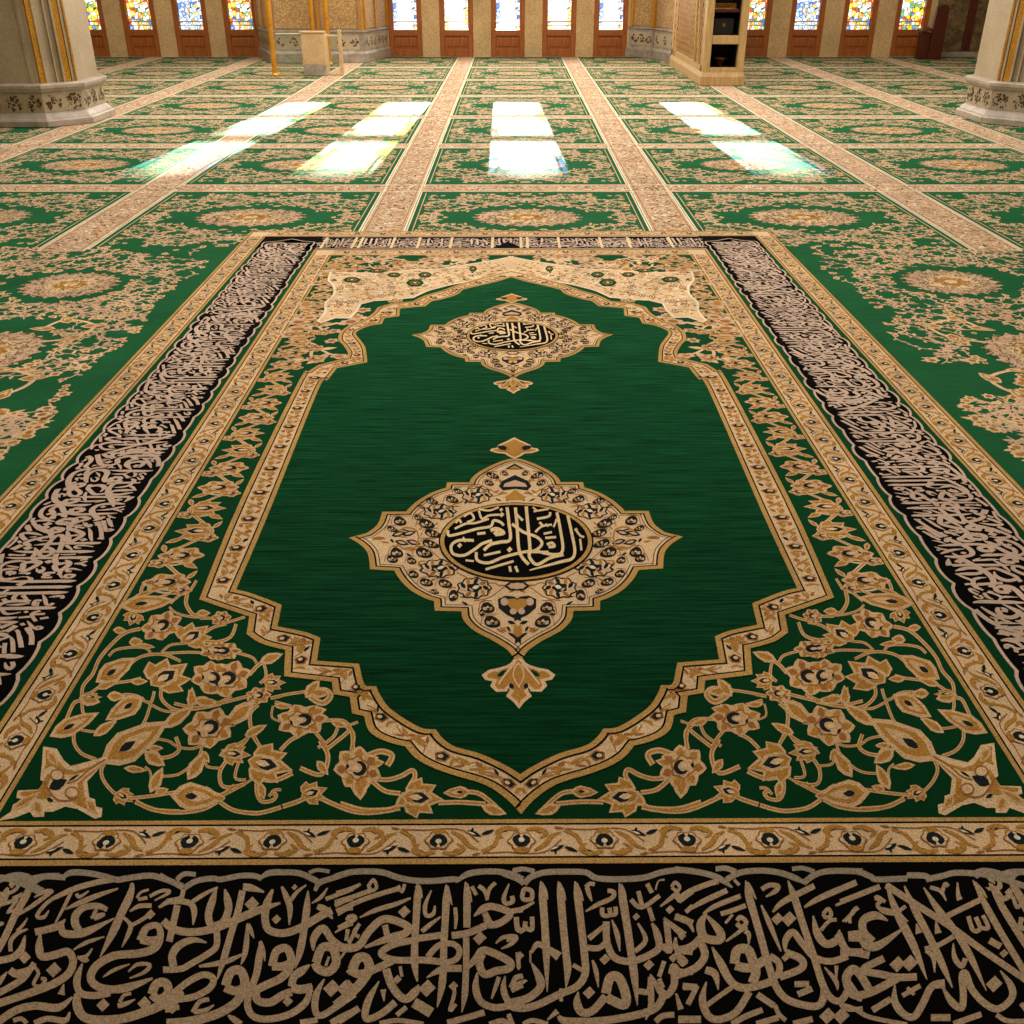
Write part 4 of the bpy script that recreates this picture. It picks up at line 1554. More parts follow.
def panel_mesh():
    P = Pat(FP)
    w, l = (PX - SW) / 2, (PY - SW) / 2
    P.poly([(-w, -l), (w, -l), (w, l), (-w, l)], 'cgreen', 1)
    def region(x, y):
        if abs(x) > w - .052 or abs(y) > l - .05:
            return False
        e = math.hypot(x / .33, y / .26)
        return (e > 1.0 or (e > .90 and abs(y) > abs(x) * 1.2)) and not (abs(y) < .13 and abs(x) > .28 and abs(x) < .36) and math.sin(x * 21) * math.sin(y * 17) < .80
    for T in ((lambda x, y: (x, y)), (lambda x, y: (-x, y)), (lambda x, y: (x, -y)), (lambda x, y: (-x, -y))):
        arabesque(P, T, region, 122, 3, (-w, -l, 0.02, 0.02), .74)
        # a few sprigs in the ring round the medallion
        for a in (.5, 1.1):
            P.lens(.31 * math.cos(a), .27 * math.sin(a), .05, .015, a + 1.2, 'rose', 2, T)
    carpet_medallion(P, None, 0, 0, .235, .175, 5)
    rg = [(-w, -l), (w, -l), (w, l), (-w, l)]
    for s in (-1, 1):
        P.ribbon([(s * (w - .008), -l), (s * (w - .008), l)], 'cream', 2, None, .007, 1)
        P.ribbon([(s * (w - .032), -l + .03), (s * (w - .032), l - .03)], 'rose', 2, None, .005, 1)
    return P

PM = panel_mesh()
first = None
npan = 0
for rr in range(0, 7):
    for k in range(-5, 6):
        x, y = X0 + PX * k, Y0 + PY * rr
        depth = y * CP + SP
        if abs(x) > .53 * depth + .55:
            continue
        if first is None:
            o = first = PM.build('carpet_panel', carpet)
        else:
            o = first.copy()
            COL.objects.link(o)
            o.parent = carpet
        o.location = (x * S, y * S, 0)
        npan += 1

# green ground under everything
P = Pat(FP)
P.poly([(-6.98, -2), (6.98, -2), (6.98, WALL_Y - .03), (-6.98, WALL_Y - .03)], 'cgreen', 0)
P.build('carpet_ground', carpet)

# beige strips along and across
def strip_marks(P, x0, y0, x1, y1, n, seed, along):
    r = random.Random(seed)
    for i in range(n):
        x, y = x0 + (x1 - x0) * r.random(), y0 + (y1 - y0) * r.random()
        P.lens(x, y, .022 + .02 * r.random(), .010, r.random() * 6.28, r.choice(('rust', 'rust', 'cream', 'gold', 'ink', 'cream')), 3)
for k in range(-5, 5):
    xc = X0 + PX * (k + .5)
    ya = 3.95 if abs(k + .5) > 1 else 4.2
    if abs(xc) > .53 * (WALL_Y * CP + SP) + .3:
        continue
    P = Pat(FP)
    h = SW / 2
    P.poly([(xc - h, ya), (xc + h, ya), (xc + h, WALL_Y - .03), (xc - h, WALL_Y - .03)], 'strip', 2)
    for s in (-1, 1):
        P.ribbon([(xc + s * (h - .002), ya), (xc + s * (h - .002), WALL_Y - .03)], 'cream', 3, None, .007, 1)
        P.ribbon([(xc + s * (h - .018), ya), (xc + s * (h - .018), WALL_Y - .03)], 'rust', 3, None, .004, 1)
    strip_marks(P, xc - h + .03, ya, xc + h - .03, WALL_Y - .08, 1800 if abs(k + .5) < 1 else 1200, k + 50, True)
    P.build('long_border_strip', carpet)
for rr in range(0, 6):
    yc = Y0 + PY * (rr + .5)
    lim = .53 * (yc * CP + SP) + .6
    P = Pat(FP)
    h = SW / 2
    P.poly([(-lim, yc - h), (lim, yc - h), (lim, yc + h), (-lim, yc + h)], 'strip', 1.5)
    for s in (-1, 1):
        P.ribbon([(-lim, yc + s * (h - .012)), (lim, yc + s * (h - .012))], 'cream', 3, None, .008, 1)
    strip_marks(P, -lim, yc - h + .03, lim, yc + h - .03, 1100, rr + 90, False)
    P.build('cross_border_strip', carpet)

# large free fields left and right of the rug
def side_field(sg, meds, seed):
    P = Pat(FP)
    def region(x, y):
        if y > 4.02 or y < .9 or abs(x) > .53 * (y * CP + SP) + .35:
            return False
        u = abs(x) - 1.10 - .075 + .02 * math.sin(y * 9)
        if u < 0:
            return False
        for mx, my, rx, ry in meds:
            if math.hypot((x - mx) / (rx * 1.28), (y - my) / (ry * 1.28)) < 1:
                return False
        # open green pools
        return math.sin(x * 7.3 + 1.7 * math.sin(y * 3.1)) * math.sin(y * 6.1 + seed) < .72
    x0, x1 = (-3.2, -1.1) if sg < 0 else (1.1, 3.2)
    arabesque(P, None, region, 1750, seed, (x0, .9, x1, 4.1), .78, ('rose', 'beige', 'gold'), 2, .030, 15)
    n0, n1 = (-1.62, -1.15) if sg < 0 else (1.15, 1.62)
    arabesque(P, None, region, 330, seed + 5, (n0, 1.0, n1, 2.75), 1.05, ('rose', 'beige', 'gold'), 2, .026, 12)
    for i, (mx, my, rx, ry) in enumerate(meds):
        carpet_medallion(P, None, mx, my, rx, ry, seed + i)
    # curling branch with buds beside the rug's edge
    r = random.Random(seed)
    for y in (1.45, 1.75, 2.1, 2.5, 2.95):
        b = 1.1 + .16
        pts = [(sg * (b + .25), y - .1), (sg * (b + .08), y - .04), (sg * (b + .05), y + .08), (sg * (b + .16), y + .14), (sg * (b + .2), y + .05)]
        P.ribbon(pts, 'beige', 4, None, .013, 5)
        for q, p in enumerate(pts):
            bud(P, lambda a, c: (a, c), p[0], p[1], .085, .045, r.random() * 6.28, 5, ('beige', 'gold', 'rust', 'cream'))
    P.build('side_carpet_field', carpet)
g1, g2 = ground(70, 285), ground(-6, 352)
side_field(-1, [(g1[0], g1[1], .165, .155), (g2[0] - .02, g2[1], .15, .18), (-2.35, 2.0, .2, .2)], 21)
g1, g2 = ground(951, 282), ground(1034, 354)
side_field(1, [(g1[0], g1[1], .165, .155), (g2[0] + .02, g2[1], .15, .18), (2.35, 2.0, .2, .2)], 33)

# ================================================================== architecture
M['stone'] = stone('sandy plaster stone', srgb(196, 178, 150), srgb(164, 144, 116), 60)
M['wallstone'] = stone('speckled wall stone', srgb(226, 194, 142), srgb(176, 142, 94), 42, .8, .4)
M['marble'] = stone('grey veined marble', srgb(190, 178, 165), srgb(160, 146, 132), 4, .35, .05)
M['dado'] = stone('pale grey dado marble', srgb(176, 166, 152), srgb(140, 128, 115), 6, .35, .1)
M['carved'] = stone('carved gilded stucco', srgb(224, 196, 146), srgb(170, 132, 80), 22, .5, .8, 0, True)
M['goldmetal'] = stone('gilded moulding', srgb(232, 170, 55), srgb(160, 100, 20), 55, .38, .5, .35)
M['polegold'] = stone('brushed gold paint', srgb(228, 165, 50), srgb(200, 130, 30), 12, .35, .1, .3)
M['wood'] = wood('chestnut door wood', srgb(182, 104, 44), srgb(128, 66, 24))
M['darkwood'] = wood('dark mahogany', srgb(92, 32, 14), srgb(54, 15, 7))
M['pulpit'] = wood('honey carved wood', srgb(208, 174, 120), srgb(170, 132, 82), .45)
M['pulpitlight'] = stone('gilded lattice wood', srgb(205, 165, 95), srgb(150, 108, 50), 30, .5, .4)
M['niche'] = stone('dark niche lining', srgb(28, 22, 16), srgb(14, 11, 8), 20)
M['blot'] = stone('inlaid brown stone', srgb(92, 62, 34), srgb(60, 38, 20), 30)
M['inlay'] = stone('cream inlay ground', srgb(196, 180, 152), srgb(170, 152, 122), 40)
M['mosaic'] = stone('mottled olive cladding', srgb(128, 104, 66), srgb(66, 52, 30), 7, .6, .3)
M['plaster'] = stone('ceiling plaster', srgb(205, 190, 165), srgb(190, 172, 146), 8)
M['board'] = stone('cream board', srgb(214, 182, 136), srgb(196, 160, 114), 16)
M['brass'] = stone('aged brass', srgb(190, 140, 60), srgb(120, 80, 30), 20, .3, .1, .8)
wc = [(0, (.95, .62, .03, 1)), (.16, (.9, .86, .7, 1)), (.3, (.75, .10, .04, 1)), (.42, (.95, .70, .06, 1)), (.56, (.10, .22, .62, 1)), (.66, (.9, .34, .05, 1)), (.78, (.80, .84, .86, 1)), (.9, (.18, .42, .20, 1))]
bc = [(0, (.45, .62, .9, 1)), (.2, (.85, .90, .95, 1)), (.42, (.14, .26, .70, 1)), (.56, (.75, .84, .95, 1)), (.75, (.5, .66, .88, 1)), (.88, (.9, .55, .2, 1))]
yc_ = [(0, (.98, .90, .55, 1)), (.25, (.97, .95, .9, 1)), (.6, (.98, .78, .25, 1)), (.75, (.95, .96, .95, 1)), (.92, (.7, .75, .9, 1))]
M['glass_warm'] = stained('warm stained glass', wc)
M['glass_blue'] = stained('blue stained glass', bc)
M['glass_mix'] = stained('many coloured stained glass', [(p, c) for (p, _), (_, c) in zip(wc, [wc[4], wc[0], wc[1], wc[6], wc[2], wc[3], wc[7], wc[1]])])
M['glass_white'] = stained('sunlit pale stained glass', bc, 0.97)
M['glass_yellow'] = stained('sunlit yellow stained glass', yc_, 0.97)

m, nt, out = new_mat('clear pane')
gt = node(nt, 'ShaderNodeBsdfTransparent'); gt.inputs[0].default_value = (.93, .95, .93, 1)
gg = node(nt, 'ShaderNodeBsdfGlossy', Roughness=.05)
gm = nt.nodes.new('ShaderNodeMixShader'); gm.inputs[0].default_value = .10
nt.links.new(gt.outputs[0], gm.inputs[1]); nt.links.new(gg.outputs[0], gm.inputs[2]); nt.links.new(gm.outputs[0], out.inputs[0])
M['clear'] = m

class MB:
    """mesh of bevelled boxes, prisms and tubes (metres = units x S)"""
    def __init__(self):
        self.v, self.f, self.m, self.slots = [], [], [], []
    def s(self, k):
        if k not in self.slots: self.slots.append(k)
        return self.slots.index(k)
    def add(self, vs, fs, mat):
        b = len(self.v)
        self.v += [tuple(c * S for c in p) for p in vs]
        self.f += [[b + i for i in f] for f in fs]
        self.m += [self.s(mat)] * len(fs)
    def box(self, x0, y0, z0, x1, y1, z1, mat):
        vs = [(x0, y0, z0), (x1, y0, z0), (x1, y1, z0), (x0, y1, z0), (x0, y0, z1), (x1, y0, z1), (x1, y1, z1), (x0, y1, z1)]
        self.add(vs, [(0, 3, 2, 1), (4, 5, 6, 7), (0, 1, 5, 4), (1, 2, 6, 5), (2, 3, 7, 6), (3, 0, 4, 7)], mat)
    def loft(self, rings, mat, cap=True):
        n = len(rings[0])
        vs = [p for r in rings for p in r]
        fs = []
        for i in range(len(rings) - 1):
            for j in range(n):
                k = (j + 1) % n
                fs.append((i * n + j, i * n + k, (i + 1) * n + k, (i + 1) * n + j))
        if cap:
            fs.append(tuple(range(n))[::-1])
            fs.append(tuple((len(rings) - 1) * n + j for j in range(n)))
        self.add(vs, fs, mat)
    def tube(self, p, q, r0, r1, mat, n=14):
        a, b = Vector(p), Vector(q)
        d = (b - a).normalized()
        u = d.orthogonal().normalized()
        w = d.cross(u)
        ring = lambda c, r: [tuple(c + u * r * math.cos(t * 6.28318 / n) + w * r * math.sin(t * 6.28318 / n)) for t in range(n)]
        self.loft([ring(a, r0), ring(b, r1)], mat)
    def lathe(self, cx, cy, prof, mat, n=20):
        self.loft([[(cx + r * math.cos(t * 6.28318 / n), cy + r * math.sin(t * 6.28318 / n), z) for t in range(n)] for r, z in prof], mat)
    def build(self, name, parent=None, bevel=0, origin=None):
        if origin:
            self.v = [(a - origin[0] * S, b - origin[1] * S, c - origin[2] * S) for a, b, c in self.v]
        me = bpy.data.meshes.new(name)
        me.from_pydata(self.v, [], self.f)
        for k in self.slots: me.materials.append(M[k])
        me.polygons.foreach_set('material_index', self.m)
        me.update()
        o = bpy.data.objects.new(name, me)
        COL.objects.link(o)
        o.parent = parent
        if origin and parent is None:
            o.location = tuple(c * S for c in origin)
        if bevel:
            bv = o.modifiers.new('edge', 'BEVEL')
            bv.width = bevel * S
            bv.segments = 2
            bv.limit_method = 'ANGLE'
        return o

def root(name, x, y, z=0):
    return empty(name, (x * S, y * S, z * S + (.0085 if z == 0 else 0)))

CEIL = 3.4
# ---- shell
b = MB(); b.box(-7.2, -3.2, -.12, 7.2, WALL_Y + .2, -.0005, 'plaster')
tag(b.build('floor'), kind='structure')
b = MB(); b.box(-7.2, -3.2, CEIL, 7.2, WALL_Y + .2, CEIL + .1, 'plaster')
tag(b.build('ceiling'), kind='structure')
b = MB(); b.box(-7.2, -3.2, 0, -7.0, WALL_Y, CEIL, 'wallstone')
tag(b.build('wall_left'), kind='structure')
b = MB(); b.box(7.0, -3.2, 0, 7.2, WALL_Y, CEIL, 'wallstone')
tag(b.build('wall_right'), kind='structure')
b = MB(); b.box(-7.0, -3.2, 0, 7.0, -3.0, CEIL, 'wallstone')
tag(b.build('wall_front'), kind='structure')

DW, DH = .40, 1.05
DOORS = [(-5.02, 'glass_mix'), (-4.41, 'glass_warm'), (-3.805, 'glass_blue'), (-3.21, 'glass_warm'),
         (-1.268, 'glass_white'), (-.66, 'glass_yellow'), (-.05, 'glass_white'), (.56, 'glass_yellow'), (1.17, 'glass_white'),
         (2.86, 'glass_warm'), (3.49, 'glass_blue'), (4.11, 'glass_warm'), (4.73, 'glass_mix')]
b = MB()
x = -7.0
for cx, _ in DOORS:
    b.box(x, WALL_Y, 0, cx - DW / 2, WALL_Y + .12, CEIL, 'wallstone')
    b.box(cx - DW / 2, WALL_Y, DH, cx + DW / 2, WALL_Y + .12, CEIL, 'wallstone')
    x = cx + DW / 2
b.box(x, WALL_Y, 0, 7.0, WALL_Y + .12, CEIL, 'wallstone')
tag(b.build('wall_back'), kind='structure')

for i, (cx, gl) in enumerate(DOORS):
    d = tag(root('door_%d' % (i + 1), cx, WALL_Y + .02), kind='structure')
    b = MB()
    w = DW / 2
    g = .14
    b.box(-w, -.012, 0, -g, .05, DH, 'wood'); b.box(g, -.012, 0, w, .05, DH, 'wood')
    b.box(-g, -.012, 0, g, .05, .085, 'wood'); b.box(-g, -.012, .225, g, .05, .292, 'wood'); b.box(-g, -.012, DH - .08, g, .05, DH, 'wood')
    b.build('door_frame', d, .004)
    b = MB()
    b.box(-g, .008, .085, g, .04, .225, 'wood'); b.box(-g + .03, -.002, .108, g - .03, .008, .202, 'wood')
    b.build('lower_panel', d, .004)
    b = MB()
    zc = (.292 + DH - .08) / 2
    hz = (DH - .08 - .292) / 2
    b.add([(-g, 0, -hz), (g, 0, -hz), (g, 0, hz), (-g, 0, hz)], [(0, 1, 2, 3)], gl)
    p = b.build('stained_glass_pane', d)
    p.location = (0, .018 * S, zc * S)
    b = MB()  # bars added to break the sun patches into pieces, not seen in the panes
    for z, e in ((.3335, .0036), (.3785, .0058)):
        b.box(-g, .012, z - e, g, .024, z + e, 'inlay')
    b.box(-g, .0205, .292, -g + .004, .0225, DH - .08, 'cream')
    b.build('patch_split_bars', d)

# ---- pillars in front
def octo(cx, cy, r, z, k=.5):
    return [(cx + a * r, cy + c * r, z) for a, c in ((-k, -1), (k, -1), (1, -k), (1, k), (k, 1), (-k, 1), (-1, k), (-1, -k))]

def face_place(cx, cy, r, face, k=.5, out=.002):
    """frame on one face of the octagon: t in 0..1 along, z up, level outwards"""
    c = octo(0, 0, r, 0, k)
    a, e = c[face], c[(face + 1) % 8]
    dx, dy = e[0] - a[0], e[1] - a[1]
    L = math.hypot(dx, dy)
    nx, ny = dy / L, -dx / L
    return (lambda u, z, l: ((cx + a[0] + dx * u / L + nx * (out + l * .0004)) * S, (cy + a[1] + dy * u / L + ny * (out + l * .0004)) * S, z * S)), L

def pillar(cx, cy, label, faces):
    rt = tag(root('pillar', cx, cy), label, 'pillar', 'stone pillars')
    b = MB()
    b.loft([octo(0, 0, r, z) for r, z in ((.452, 0), (.452, .036), (.444, .046), (.432, .052), (.412, .078), (.402, .086))], 'marble')
    b.build('plinth', rt, .002)
    b = MB()
    b.loft([octo(0, 0, r, z) for r, z in ((.402, .085), (.402, .212))], 'inlay')
    dado = b.build('dado', rt)
    b = MB()
    b.loft([octo(0, 0, r, z) for r, z in ((.404, .211), (.410, .218), (.425, .226), (.428, .234), (.438, .242), (.438, .262), (.424, .271), (.392, .273))], 'marble')
    b.build('cornice', rt, .002)
    b = MB()
    b.loft([octo(0, 0, .384, z) for z in (.27, CEIL)], 'stone')
    b.build('shaft', rt)
    # inlaid flower clusters on the dado
    for f in range(8):
        pl, L = face_place(0, 0, .402, f)
        P = Pat(pl)
        r = random.Random(f + int(cx * 10))
        n = max(2, round(L / .14))
        for i in range(n):
            u0 = (i + .5) * L / n
            for j in range(30):
                a, d = r.random() * 6.283, .056 * math.sqrt(r.random())
                P.oval(u0 + d * math.cos(a) * .95, .148 + d * math.sin(a) * .92, .004 + .006 * r.random(), .004 + .006 * r.random(), 'blot', 1, None, 0, 8)
            P.ribbon([(u0 - .05, .115), (u0 - .02, .15), (u0, .19), (u0 + .03, .15), (u0 + .05, .11)], 'blot', 1, None, .003, 3)
        for z in (.092, .205):
            P.ribbon([(.004, z), (L - .004, z)], 'marble', 1, None, .006, 1)
        P.build('inlaid_band', dado)
    # gilded strips and stone ribs
    for f in faces:
        pl, L = face_place(0, 0, .384, f, .5, 0)
        for t0, t1, dep, mat, nm in ((.02, .15, .022, 'goldmetal', 'gold_strip'), (.66, .80, .022, 'goldmetal', 'gold_strip'), (.93, .975, .012, 'goldmetal', 'gold_strip'),
                                     (.15, .19, .03, 'stone', 'rib'), (.44, .48, .02, 'stone', 'rib'), (.60, .65, .03, 'stone', 'rib'), (.82, .87, .026, 'stone', 'rib')):
            if f in (1, 3) and cx > 0 or f in (7, 5) and cx > 0:
                t0, t1 = 1 - t1, 1 - t0
            b = MB()
            vs = []
            for z in (.272, CEIL - .01):
                for t, o_ in ((t0, -.01), (t1, -.01), (t1, dep), (t0, dep)):
                    q = pl(t * L, z, o_ / .0004)
                    vs.append(tuple(c / S for c in q))
            b.add(vs, [(0, 1, 2, 3), (7, 6, 5, 4), (0, 4, 5, 1), (1, 5, 6, 2), (2, 6, 7, 3), (3, 7, 4, 0)], mat)
            b.build(nm, rt)
    pl, L = face_place(0, 0, .384, 0, .5, 0)
    for t0, t1 in ((.06, .12), (.88, .94)):
        b = MB()
        vs = [tuple(q / S for q in pl(t * L, z, o_ / .0004)) for z in (.272, CEIL - .01) for t, o_ in ((t0, -.01), (t1, -.01), (t1, .016), (t0, .016))]
        b.add(vs, [(0, 1, 2, 3), (7, 6, 5, 4), (0, 4, 5, 1), (1, 5, 6, 2), (2, 6, 7, 3), (3, 7, 4, 0)], 'stone')
        b.build('rib', rt)
    return rt
pillar(-3.41, 7.75, 'massive stone pillar with gold strips cut by the left edge of the photo', (1, 7))
pillar(3.76, 7.75, 'massive stone pillar with gold strips cut by the right edge of the photo', (1, 7))

# ---- wall piers between the door groups
def pier(pts, label, zd=.327):
    """pts: footprint, counter-clockwise seen from above, wall side last"""
    cx = sum(p[0] for p in pts) / len(pts)
    rt = tag(root('wall_pier', cx, WALL_Y), label, 'pier', 'carved wall piers')
    L = [(x - cx, y - WALL_Y) for x, y in pts]
    def grow(d):
        return offset(L, -d, True)
    ring = lambda d, z: [(x, y, z) for x, y in grow(d)]
    b = MB()
    b.loft([ring(d, z) for d, z in ((.035, 0), (.035, .09), (.015, .115), (.012, .30), (.028, .31), (.028, .327), (.0, .329))], 'dado')
    b.build('dado', rt, .002)
    b = MB()
    b.loft([ring(0, z) for z in (.325, CEIL)], 'stone')
    b.build('shaft', rt)
    for a, e in zip(L, L[1:]):
        dx, dy = e[0] - a[0], e[1] - a[1]
        ln = math.hypot(dx, dy)
        if ln < .2:
            continue
        nx, ny = dy / ln, -dx / ln
        def at(t, o_): return (a[0] + dx * t + nx * o_, a[1] + dy * t + ny * o_)
        def slab(t0, t1, z0, z1, dep, mat, nm):
            b = MB()
            q = [at(t0, -.01), at(t1, -.01), at(t1, dep), at(t0, dep)]
            b.add([(x, y, z) for z in (z0, z1) for x, y in q], [(0, 1, 2, 3), (7, 6, 5, 4), (0, 4, 5, 1), (1, 5, 6, 2), (2, 6, 7, 3), (3, 7, 4, 0)], mat)
            b.build(nm, rt)
        n = max(1, round(ln / .5))
        for i in range(n):
            slab((i + .12) / n, (i + .88) / n, .345, 2.6, .012, 'carved', 'carved_panel')
            slab((i + .03) / n, (i + .03) / n + .03 / ln, .332, 2.6, .03, 'goldmetal', 'gold_strip')
            slab((i + .92) / n, (i + .92) / n + .03 / ln, .332, 2.6, .03, 'goldmetal', 'gold_strip')
            P = Pat(lambda u, z, l: tuple(c * S for c in (*at(u / ln, .016 + l * .0005), z)))
            r = random.Random(i)
            P.poly([((i + .1) / n * ln, .135), ((i + .9) / n * ln, .135), ((i + .9) / n * ln, .275), ((i + .1) / n * ln, .275)], 'inlay', 0)
            for j in range(3):
                u0 = (i + .2 + .3 * j) / n * ln
                for q in range(14):
                    t = r.random() * 6.28; d = .045 * math.sqrt(r.random())
                    P.oval(u0 + d * math.cos(t), .205 + d * math.sin(t), .010, .010, 'blot', 1, None, 0, 7)
            P.build('inlaid_band', rt)
pier([(-3.0, 13.15), (-2.70, 12.38), (-1.66, 12.38), (-1.49, 13.15)], 'carved gilded wall pier with grey marble dado, left of the central doors')
pier([(1.41, 13.15), (1.66, 12.95), (1.86, 12.25), (2.45, 12.25), (2.63, 13.15)], 'carved gilded wall pier with grey marble dado, behind the pulpit')

# ---- olive cladding at the far right end of the wall
b = MB(); b.box(5.0, WALL_Y - .03, .06, 6.9, WALL_Y + .01, 2.4, 'mosaic')
tag(b.build('trim_1'), kind='structure')
b = MB(); b.box(5.36, WALL_Y - .05, .08, 5.45, WALL_Y - .028, 2.4, 'darkwood'); b.box(6.1, WALL_Y - .05, .08, 6.2, WALL_Y - .028, 2.4, 'darkwood')
tag(b.build('trim_2'), kind='structure')
b = MB(); b.box(4.95, WALL_Y - .07, 0, 6.95, WALL_Y, .06, 'dado')
tag(b.build('baseboard_back', None, .004), kind='structure')

# ---- pulpit
pu = tag(root('pulpit', 1.93, 10.95), 'tall honey coloured wooden pulpit with lattice side and open dark shelves, right of centre', 'pulpit')
X1, X2, Y1, Y2, H = -.19, .185, -1.0, 1.05, 1.35
b = MB()
b.loft([[(X1 - d, Y1 - d, z), (X2 + d, Y1 - d, z), (X2 + d, Y2, z), (X1 - d, Y2, z)] for d, z in ((.014, 0), (.014, .075), (.008, .09), (.0, .112))], 'pulpit')
b.build('plinth', pu, .003)
b = MB()
b.box(X1, Y1, .11, X1 + .065, Y1 + .07, H, 'pulpit'); b.box(X2 - .065, Y1, .11, X2, Y1 + .07, H, 'pulpit')
b.box(X1 + .065, Y1, .11, X2 - .065, Y1 + .07, .15, 'pulpit'); b.box(X1 + .065, Y1, .345, X2 - .065, Y1 + .07, .415, 'pulpit')
b.box(X1 + .065, Y1, .80, X2 - .065, Y1 + .07, .86, 'pulpit'); b.box(X1, Y1, H - .06, X2, Y2, H, 'pulpit')
b.box(X2 - .03, Y1 + .07, .11, X2, Y2, H, 'pulpit'); b.box(X1, Y2 - .05, .11, X2, Y2, H, 'pulpit')
for y in (Y1 + .07, Y2 - .26, Y2 - .11):
    b.box(X1, y, .11, X1 + .03, y + .06, H, 'pulpit')
b.box(X1, Y1 + .07, .11, X1 + .03, Y2, .17, 'pulpit')
b.build('carcass', pu, .004)
b = MB()
b.box(X1 + .03, Y1 + .5, .11, X2 - .03, Y1 + .52, H, 'niche'); b.box(X1 + .03, Y1 + .07, .112, X1 + .06, Y1 + .5, H, 'niche'); b.box(X2 - .06, Y1 + .07, .112, X2 - .03, Y1 + .5, H, 'niche')
b.box(X1 + .06, Y1 + .07, .147, X2 - .06, Y1 + .5, .151, 'niche'); b.box(X1 + .06, Y1 + .07, .41, X2 - .06, Y1 + .5, .414, 'niche')
b.build('niche_lining', pu)
b = MB(); b.box(X1 + .06, Y1 + .09, .60, X2 - .06, Y1 + .48, .625, 'darkwood')
b.build('shelf', pu, .003)
P = Pat(lambda u, z, l: ((X1 + .005 - l * .004) * S, u * S, z * S))
k = 0
ystart = [(Y1 + .13, Y2 - .26), (Y2 - .20, Y2 - .11)]
for y0, y1 in ystart:
    P.poly([(y0, .17), (y1, .17), (y1, H - .06), (y0, H - .06)], 'wood', -3)
    u = y0 - 1.2
    while u < y1 + .02:
        for sg in (1, -1):
            # diagonal laths clipped to the opening
            p, q = (u, .17), (u + 1.19, 1.36)
            if sg < 0:
                p, q = (u, 1.36), (u + 1.19, .17)
            ta = max(0, (y0 - p[0]) / (q[0] - p[0])); tb = min(1, (y1 - p[0]) / (q[0] - p[0]))
            if tb > ta + .01:
                f = lambda t: (p[0] + (q[0] - p[0]) * t, min(H - .06, p[1] + (q[1] - p[1]) * t))
                P.ribbon([f(ta), f(tb)], 'pulpitlight', 0 if sg > 0 else .5, None, .030, 1)
        u += .11
P.build('lattice_panel', pu)
for ya, yb in ((Y1 + .22, Y1 + .50), (Y1 + .42, Y1 + .62)):
    b = MB()
    b.add([(X1 - .014, ya, .17), (X1 - .014, ya + .05, .17), (X1 - .014, yb + .05, H - .06), (X1 - .014, yb, H - .06),
           (X1 + .004, ya, .17), (X1 + .004, ya + .05, .17), (X1 + .004, yb + .05, H - .06), (X1 + .004, yb, H - .06)],
          [(0, 1, 2, 3), (7, 6, 5, 4), (0, 4, 5, 1), (1, 5, 6, 2), (2, 6, 7, 3), (3, 7, 4, 0)], 'pulpitlight')
    b.build('gold_stair_trim', pu)
# brass bowl in the lower niche, dark case with a brass edge above
b = MB()
b.lathe(0, 0, [(.022, 0), (.024, .006), (.012, .012), (.03, .026), (.066, .06), (.072, .074), (.068, .076), (.060, .062), (.026, .032), (.002, .028)], 'brass', 28)
o = b.build('bowl')
o.location = (1.93 * S, (10.95 + Y1 + .2) * S, .152 * S)
tag(o, 'shallow brass bowl in the lower dark niche of the pulpit', 'bowl')
bx = tag(root('storage_case', 1.925, 10.95 + Y1 + .25, .4145), 'dark case with brass clasp inside the upper pulpit niche, below its shelf', 'case')
b = MB(); b.box(-.095, -.1, 0, .095, .1, .14, 'niche')
b.build('case_body', bx, .008)
b = MB(); b.box(-.012, -.108, .07, .012, -.1, .095, 'brass')
b.build('clasp', bx, .002)
bk = tag(root('brass_rail', 1.925, 10.95 + Y1 + .14, .625), 'slim brass book rest on the upper shelf of the pulpit', 'book rest')
b = MB(); b.box(-.1, -.02, 0, .1, .02, .012, 'brass'); b.box(-.1, .012, .012, .1, .02, .05, 'brass')
b.build('rest', bk, .003)

# ---- cream lectern board, glass barrier and gold canopy posts on the left
lb = tag(root('lectern', -1.965, 10.87), 'cream upright lectern board with grey foot standing before the left wall pier', 'lectern')
b = MB(); b.box(-.112, -.012, .10, .112, .03, .385, 'board'); b.box(-.112, -.012, 0, .112, .03, .10, 'dado')
b.build('front_board', lb, .004)
b = MB(); b.box(-.125, -.02, .385, .125, .06, .402, 'board')
b.build('top_ledge', lb, .004)
for x0 in (.098, -.112):
    b = MB(); b.box(x0, .03, 0, x0 + .014, .22, .37, 'board')
    b.build('side_board', lb, .003)
gb = tag(root('glass_barrier', -2.0, 10.93), 'low clear glass barrier with cream end post and thin rail beside the cream lectern', 'barrier')
b = MB(); b.box(.276, -.016, 0, .312, .02, .412, 'board')
b.build('end_post', gb, .004)
for x0, x1, z1 in ((-.34, -.085, .372), (.16, .278, .355)):
    b = MB(); b.box(x0, -.006, z1, x1, .006, z1 + .011, 'cream')
    b.build('top_rail', gb)
    b = MB(); b.box(x0, -.012, 0, x1, .012, .012, 'board')
    b.build('base_rail', gb)
    b = MB(); b.box(x0, -.003, .012, x1, .003, z1, 'clear')
    b.build('glass_pane', gb)
def pole(x, y, r, label):
    rt = tag(root('canopy_post', x, y), label, 'post', 'gold posts')
    b = MB(); b.tube((0, 0, .01), (0, 0, 1.7), r, r, 'polegold', 16)
    b.build('shaft', rt)
    b = MB(); b.lathe(0, 0, [(r * 1.5, 0), (r * 1.5, .012), (r * 1.1, .028)], 'polegold', 16)
    b.build('foot', rt)
pole(-2.365, 10.86, .026, 'slim gold post at the left end of the low glass barrier')
pole(-2.02, 12.1, .027, 'slim gold post standing behind the right edge of the cream lectern')
pole(-2.19, 12.18, .024, 'slim gold post half hidden behind the middle of the cream lectern')

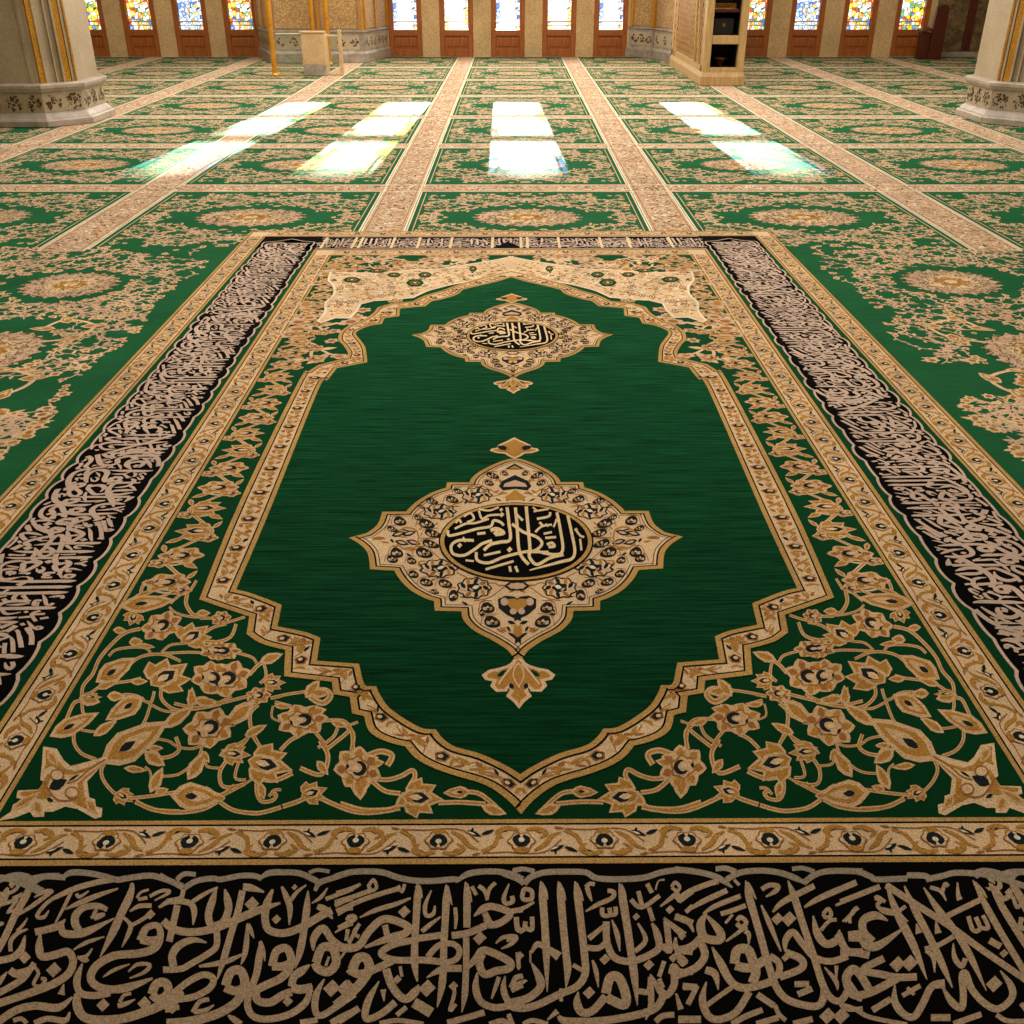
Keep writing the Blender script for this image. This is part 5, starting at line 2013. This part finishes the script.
# ---- dark wooden reading desk at the right end of the wall
rd = tag(root('reading_desk', 4.86, 12.80), 'dark mahogany reading desk with tall rounded back board by the last right door', 'desk')
b = MB()
prof = [(-.02, 0), (.14, 0), (.14, .53), (.125, .56), (.09, .572), (.04, .566), (.0, .55)]
b.loft([[(x, y, z) for x, z in prof] for y in (.03, -.03)], 'darkwood')
b.build('back_board', rd, .004)
b = MB(); b.box(-.12, -.02, 0, -.02, .1, .285, 'darkwood'); b.box(-.10, -.026, .03, -.035, -.018, .25, 'darkwood')
b.build('base_cabinet', rd, .004)
b = MB(); b.add([(-.14, -.04, .285), (.0, -.04, .30), (.0, .12, .32), (-.14, .12, .305), (-.14, -.04, .30), (.0, -.04, .315), (.0, .12, .335), (-.14, .12, .32)], [(0, 3, 2, 1), (4, 5, 6, 7), (0, 1, 5, 4), (1, 2, 6, 5), (2, 3, 7, 6), (3, 0, 4, 7)], 'darkwood')
b.build('desk_top', rd, .003)

# ================================================================== light
w = bpy.data.worlds.new('bright day outside')
scene.world = w
w.use_nodes = True
bg = w.node_tree.nodes['Background']
bg.inputs[0].default_value = (1.0, .97, .92, 1)
bg.inputs[1].default_value = 1.7

def area(name, loc, size, size_y, power, color, rot):
    l = bpy.data.lights.new(name, 'AREA')
    l.shape = 'RECTANGLE'
    l.size, l.size_y = size, size_y
    l.energy = power
    l.color = color
    o = bpy.data.objects.new(name, l)
    o.location = tuple(c * S for c in loc)
    o.rotation_euler = rot
    COL.objects.link(o)
area('added_hall_fill', (0, 8.6, 3.3), 22, 11, 2300, (1.0, .94, .84), (0, 0, 0))  # unseen lamp added under the ceiling to light the far carpet
area('added_front_fill', (0, 3.4, 3.3), 8, 5, 590, (1.0, .90, .76), (0, 0, 0))  # unseen lamp added above the rug to brighten the foreground
area('added_window_fill', (-.05, 12.2, 1.6), 14, 4, 700, (1.0, .95, .86), (math.radians(-62), 0, 0))  # unseen lamp added before the doors, stands in for window light

def patch_spot(xd, xp, power):
    """spot lamp added outside one door, aimed to lay its sun patch: xd door centre, xp centre of its patch half way down the hall"""
    yt, yp = WALL_Y, 7.2
    L = 12.8
    src = Vector((xd + (xd - xp) * L / (yt - yp), yt + L, 1.148)) * S
    tgt = Vector((xd, yt, .3585)) * S
    l = bpy.data.lights.new('added_patch_spot', 'SPOT')  # one added spot per lit door, in place of a single sun
    l.energy = power
    l.color = (1.0, .95, .84)
    l.shadow_soft_size = .03
    half = .42
    dist = (src - tgt).length
    l.spot_size = 2 * math.atan(half * S / dist)
    l.spot_blend = .12
    o = bpy.data.objects.new('added_patch_spot', l)
    o.location = src
    o.rotation_euler = (src - tgt).to_track_quat('Z', 'Y').to_euler()
    o.scale = (1, .070 / half, 1)  # cone squashed to cut the patch to length
    COL.objects.link(o)
PW = 3.2e6
patch_spot(-1.268, -1.77, PW)
patch_spot(-.66, -.905, PW)
patch_spot(-.05, .06, PW)
patch_spot(1.17, 1.44, PW)

# ================================================================== camera
cam = bpy.data.cameras.new('camera')
cam.sensor_width = 36
cam.lens = 36 * F / 1024
cam.clip_end = 300
co = bpy.data.objects.new('camera', cam)
co.location = (0, 0, S)
co.rotation_euler = (math.pi / 2 - PITCH, 0, 0)
COL.objects.link(co)
scene.camera = co
scene.view_settings.view_transform = 'Standard'
scene.view_settings.look = 'None'
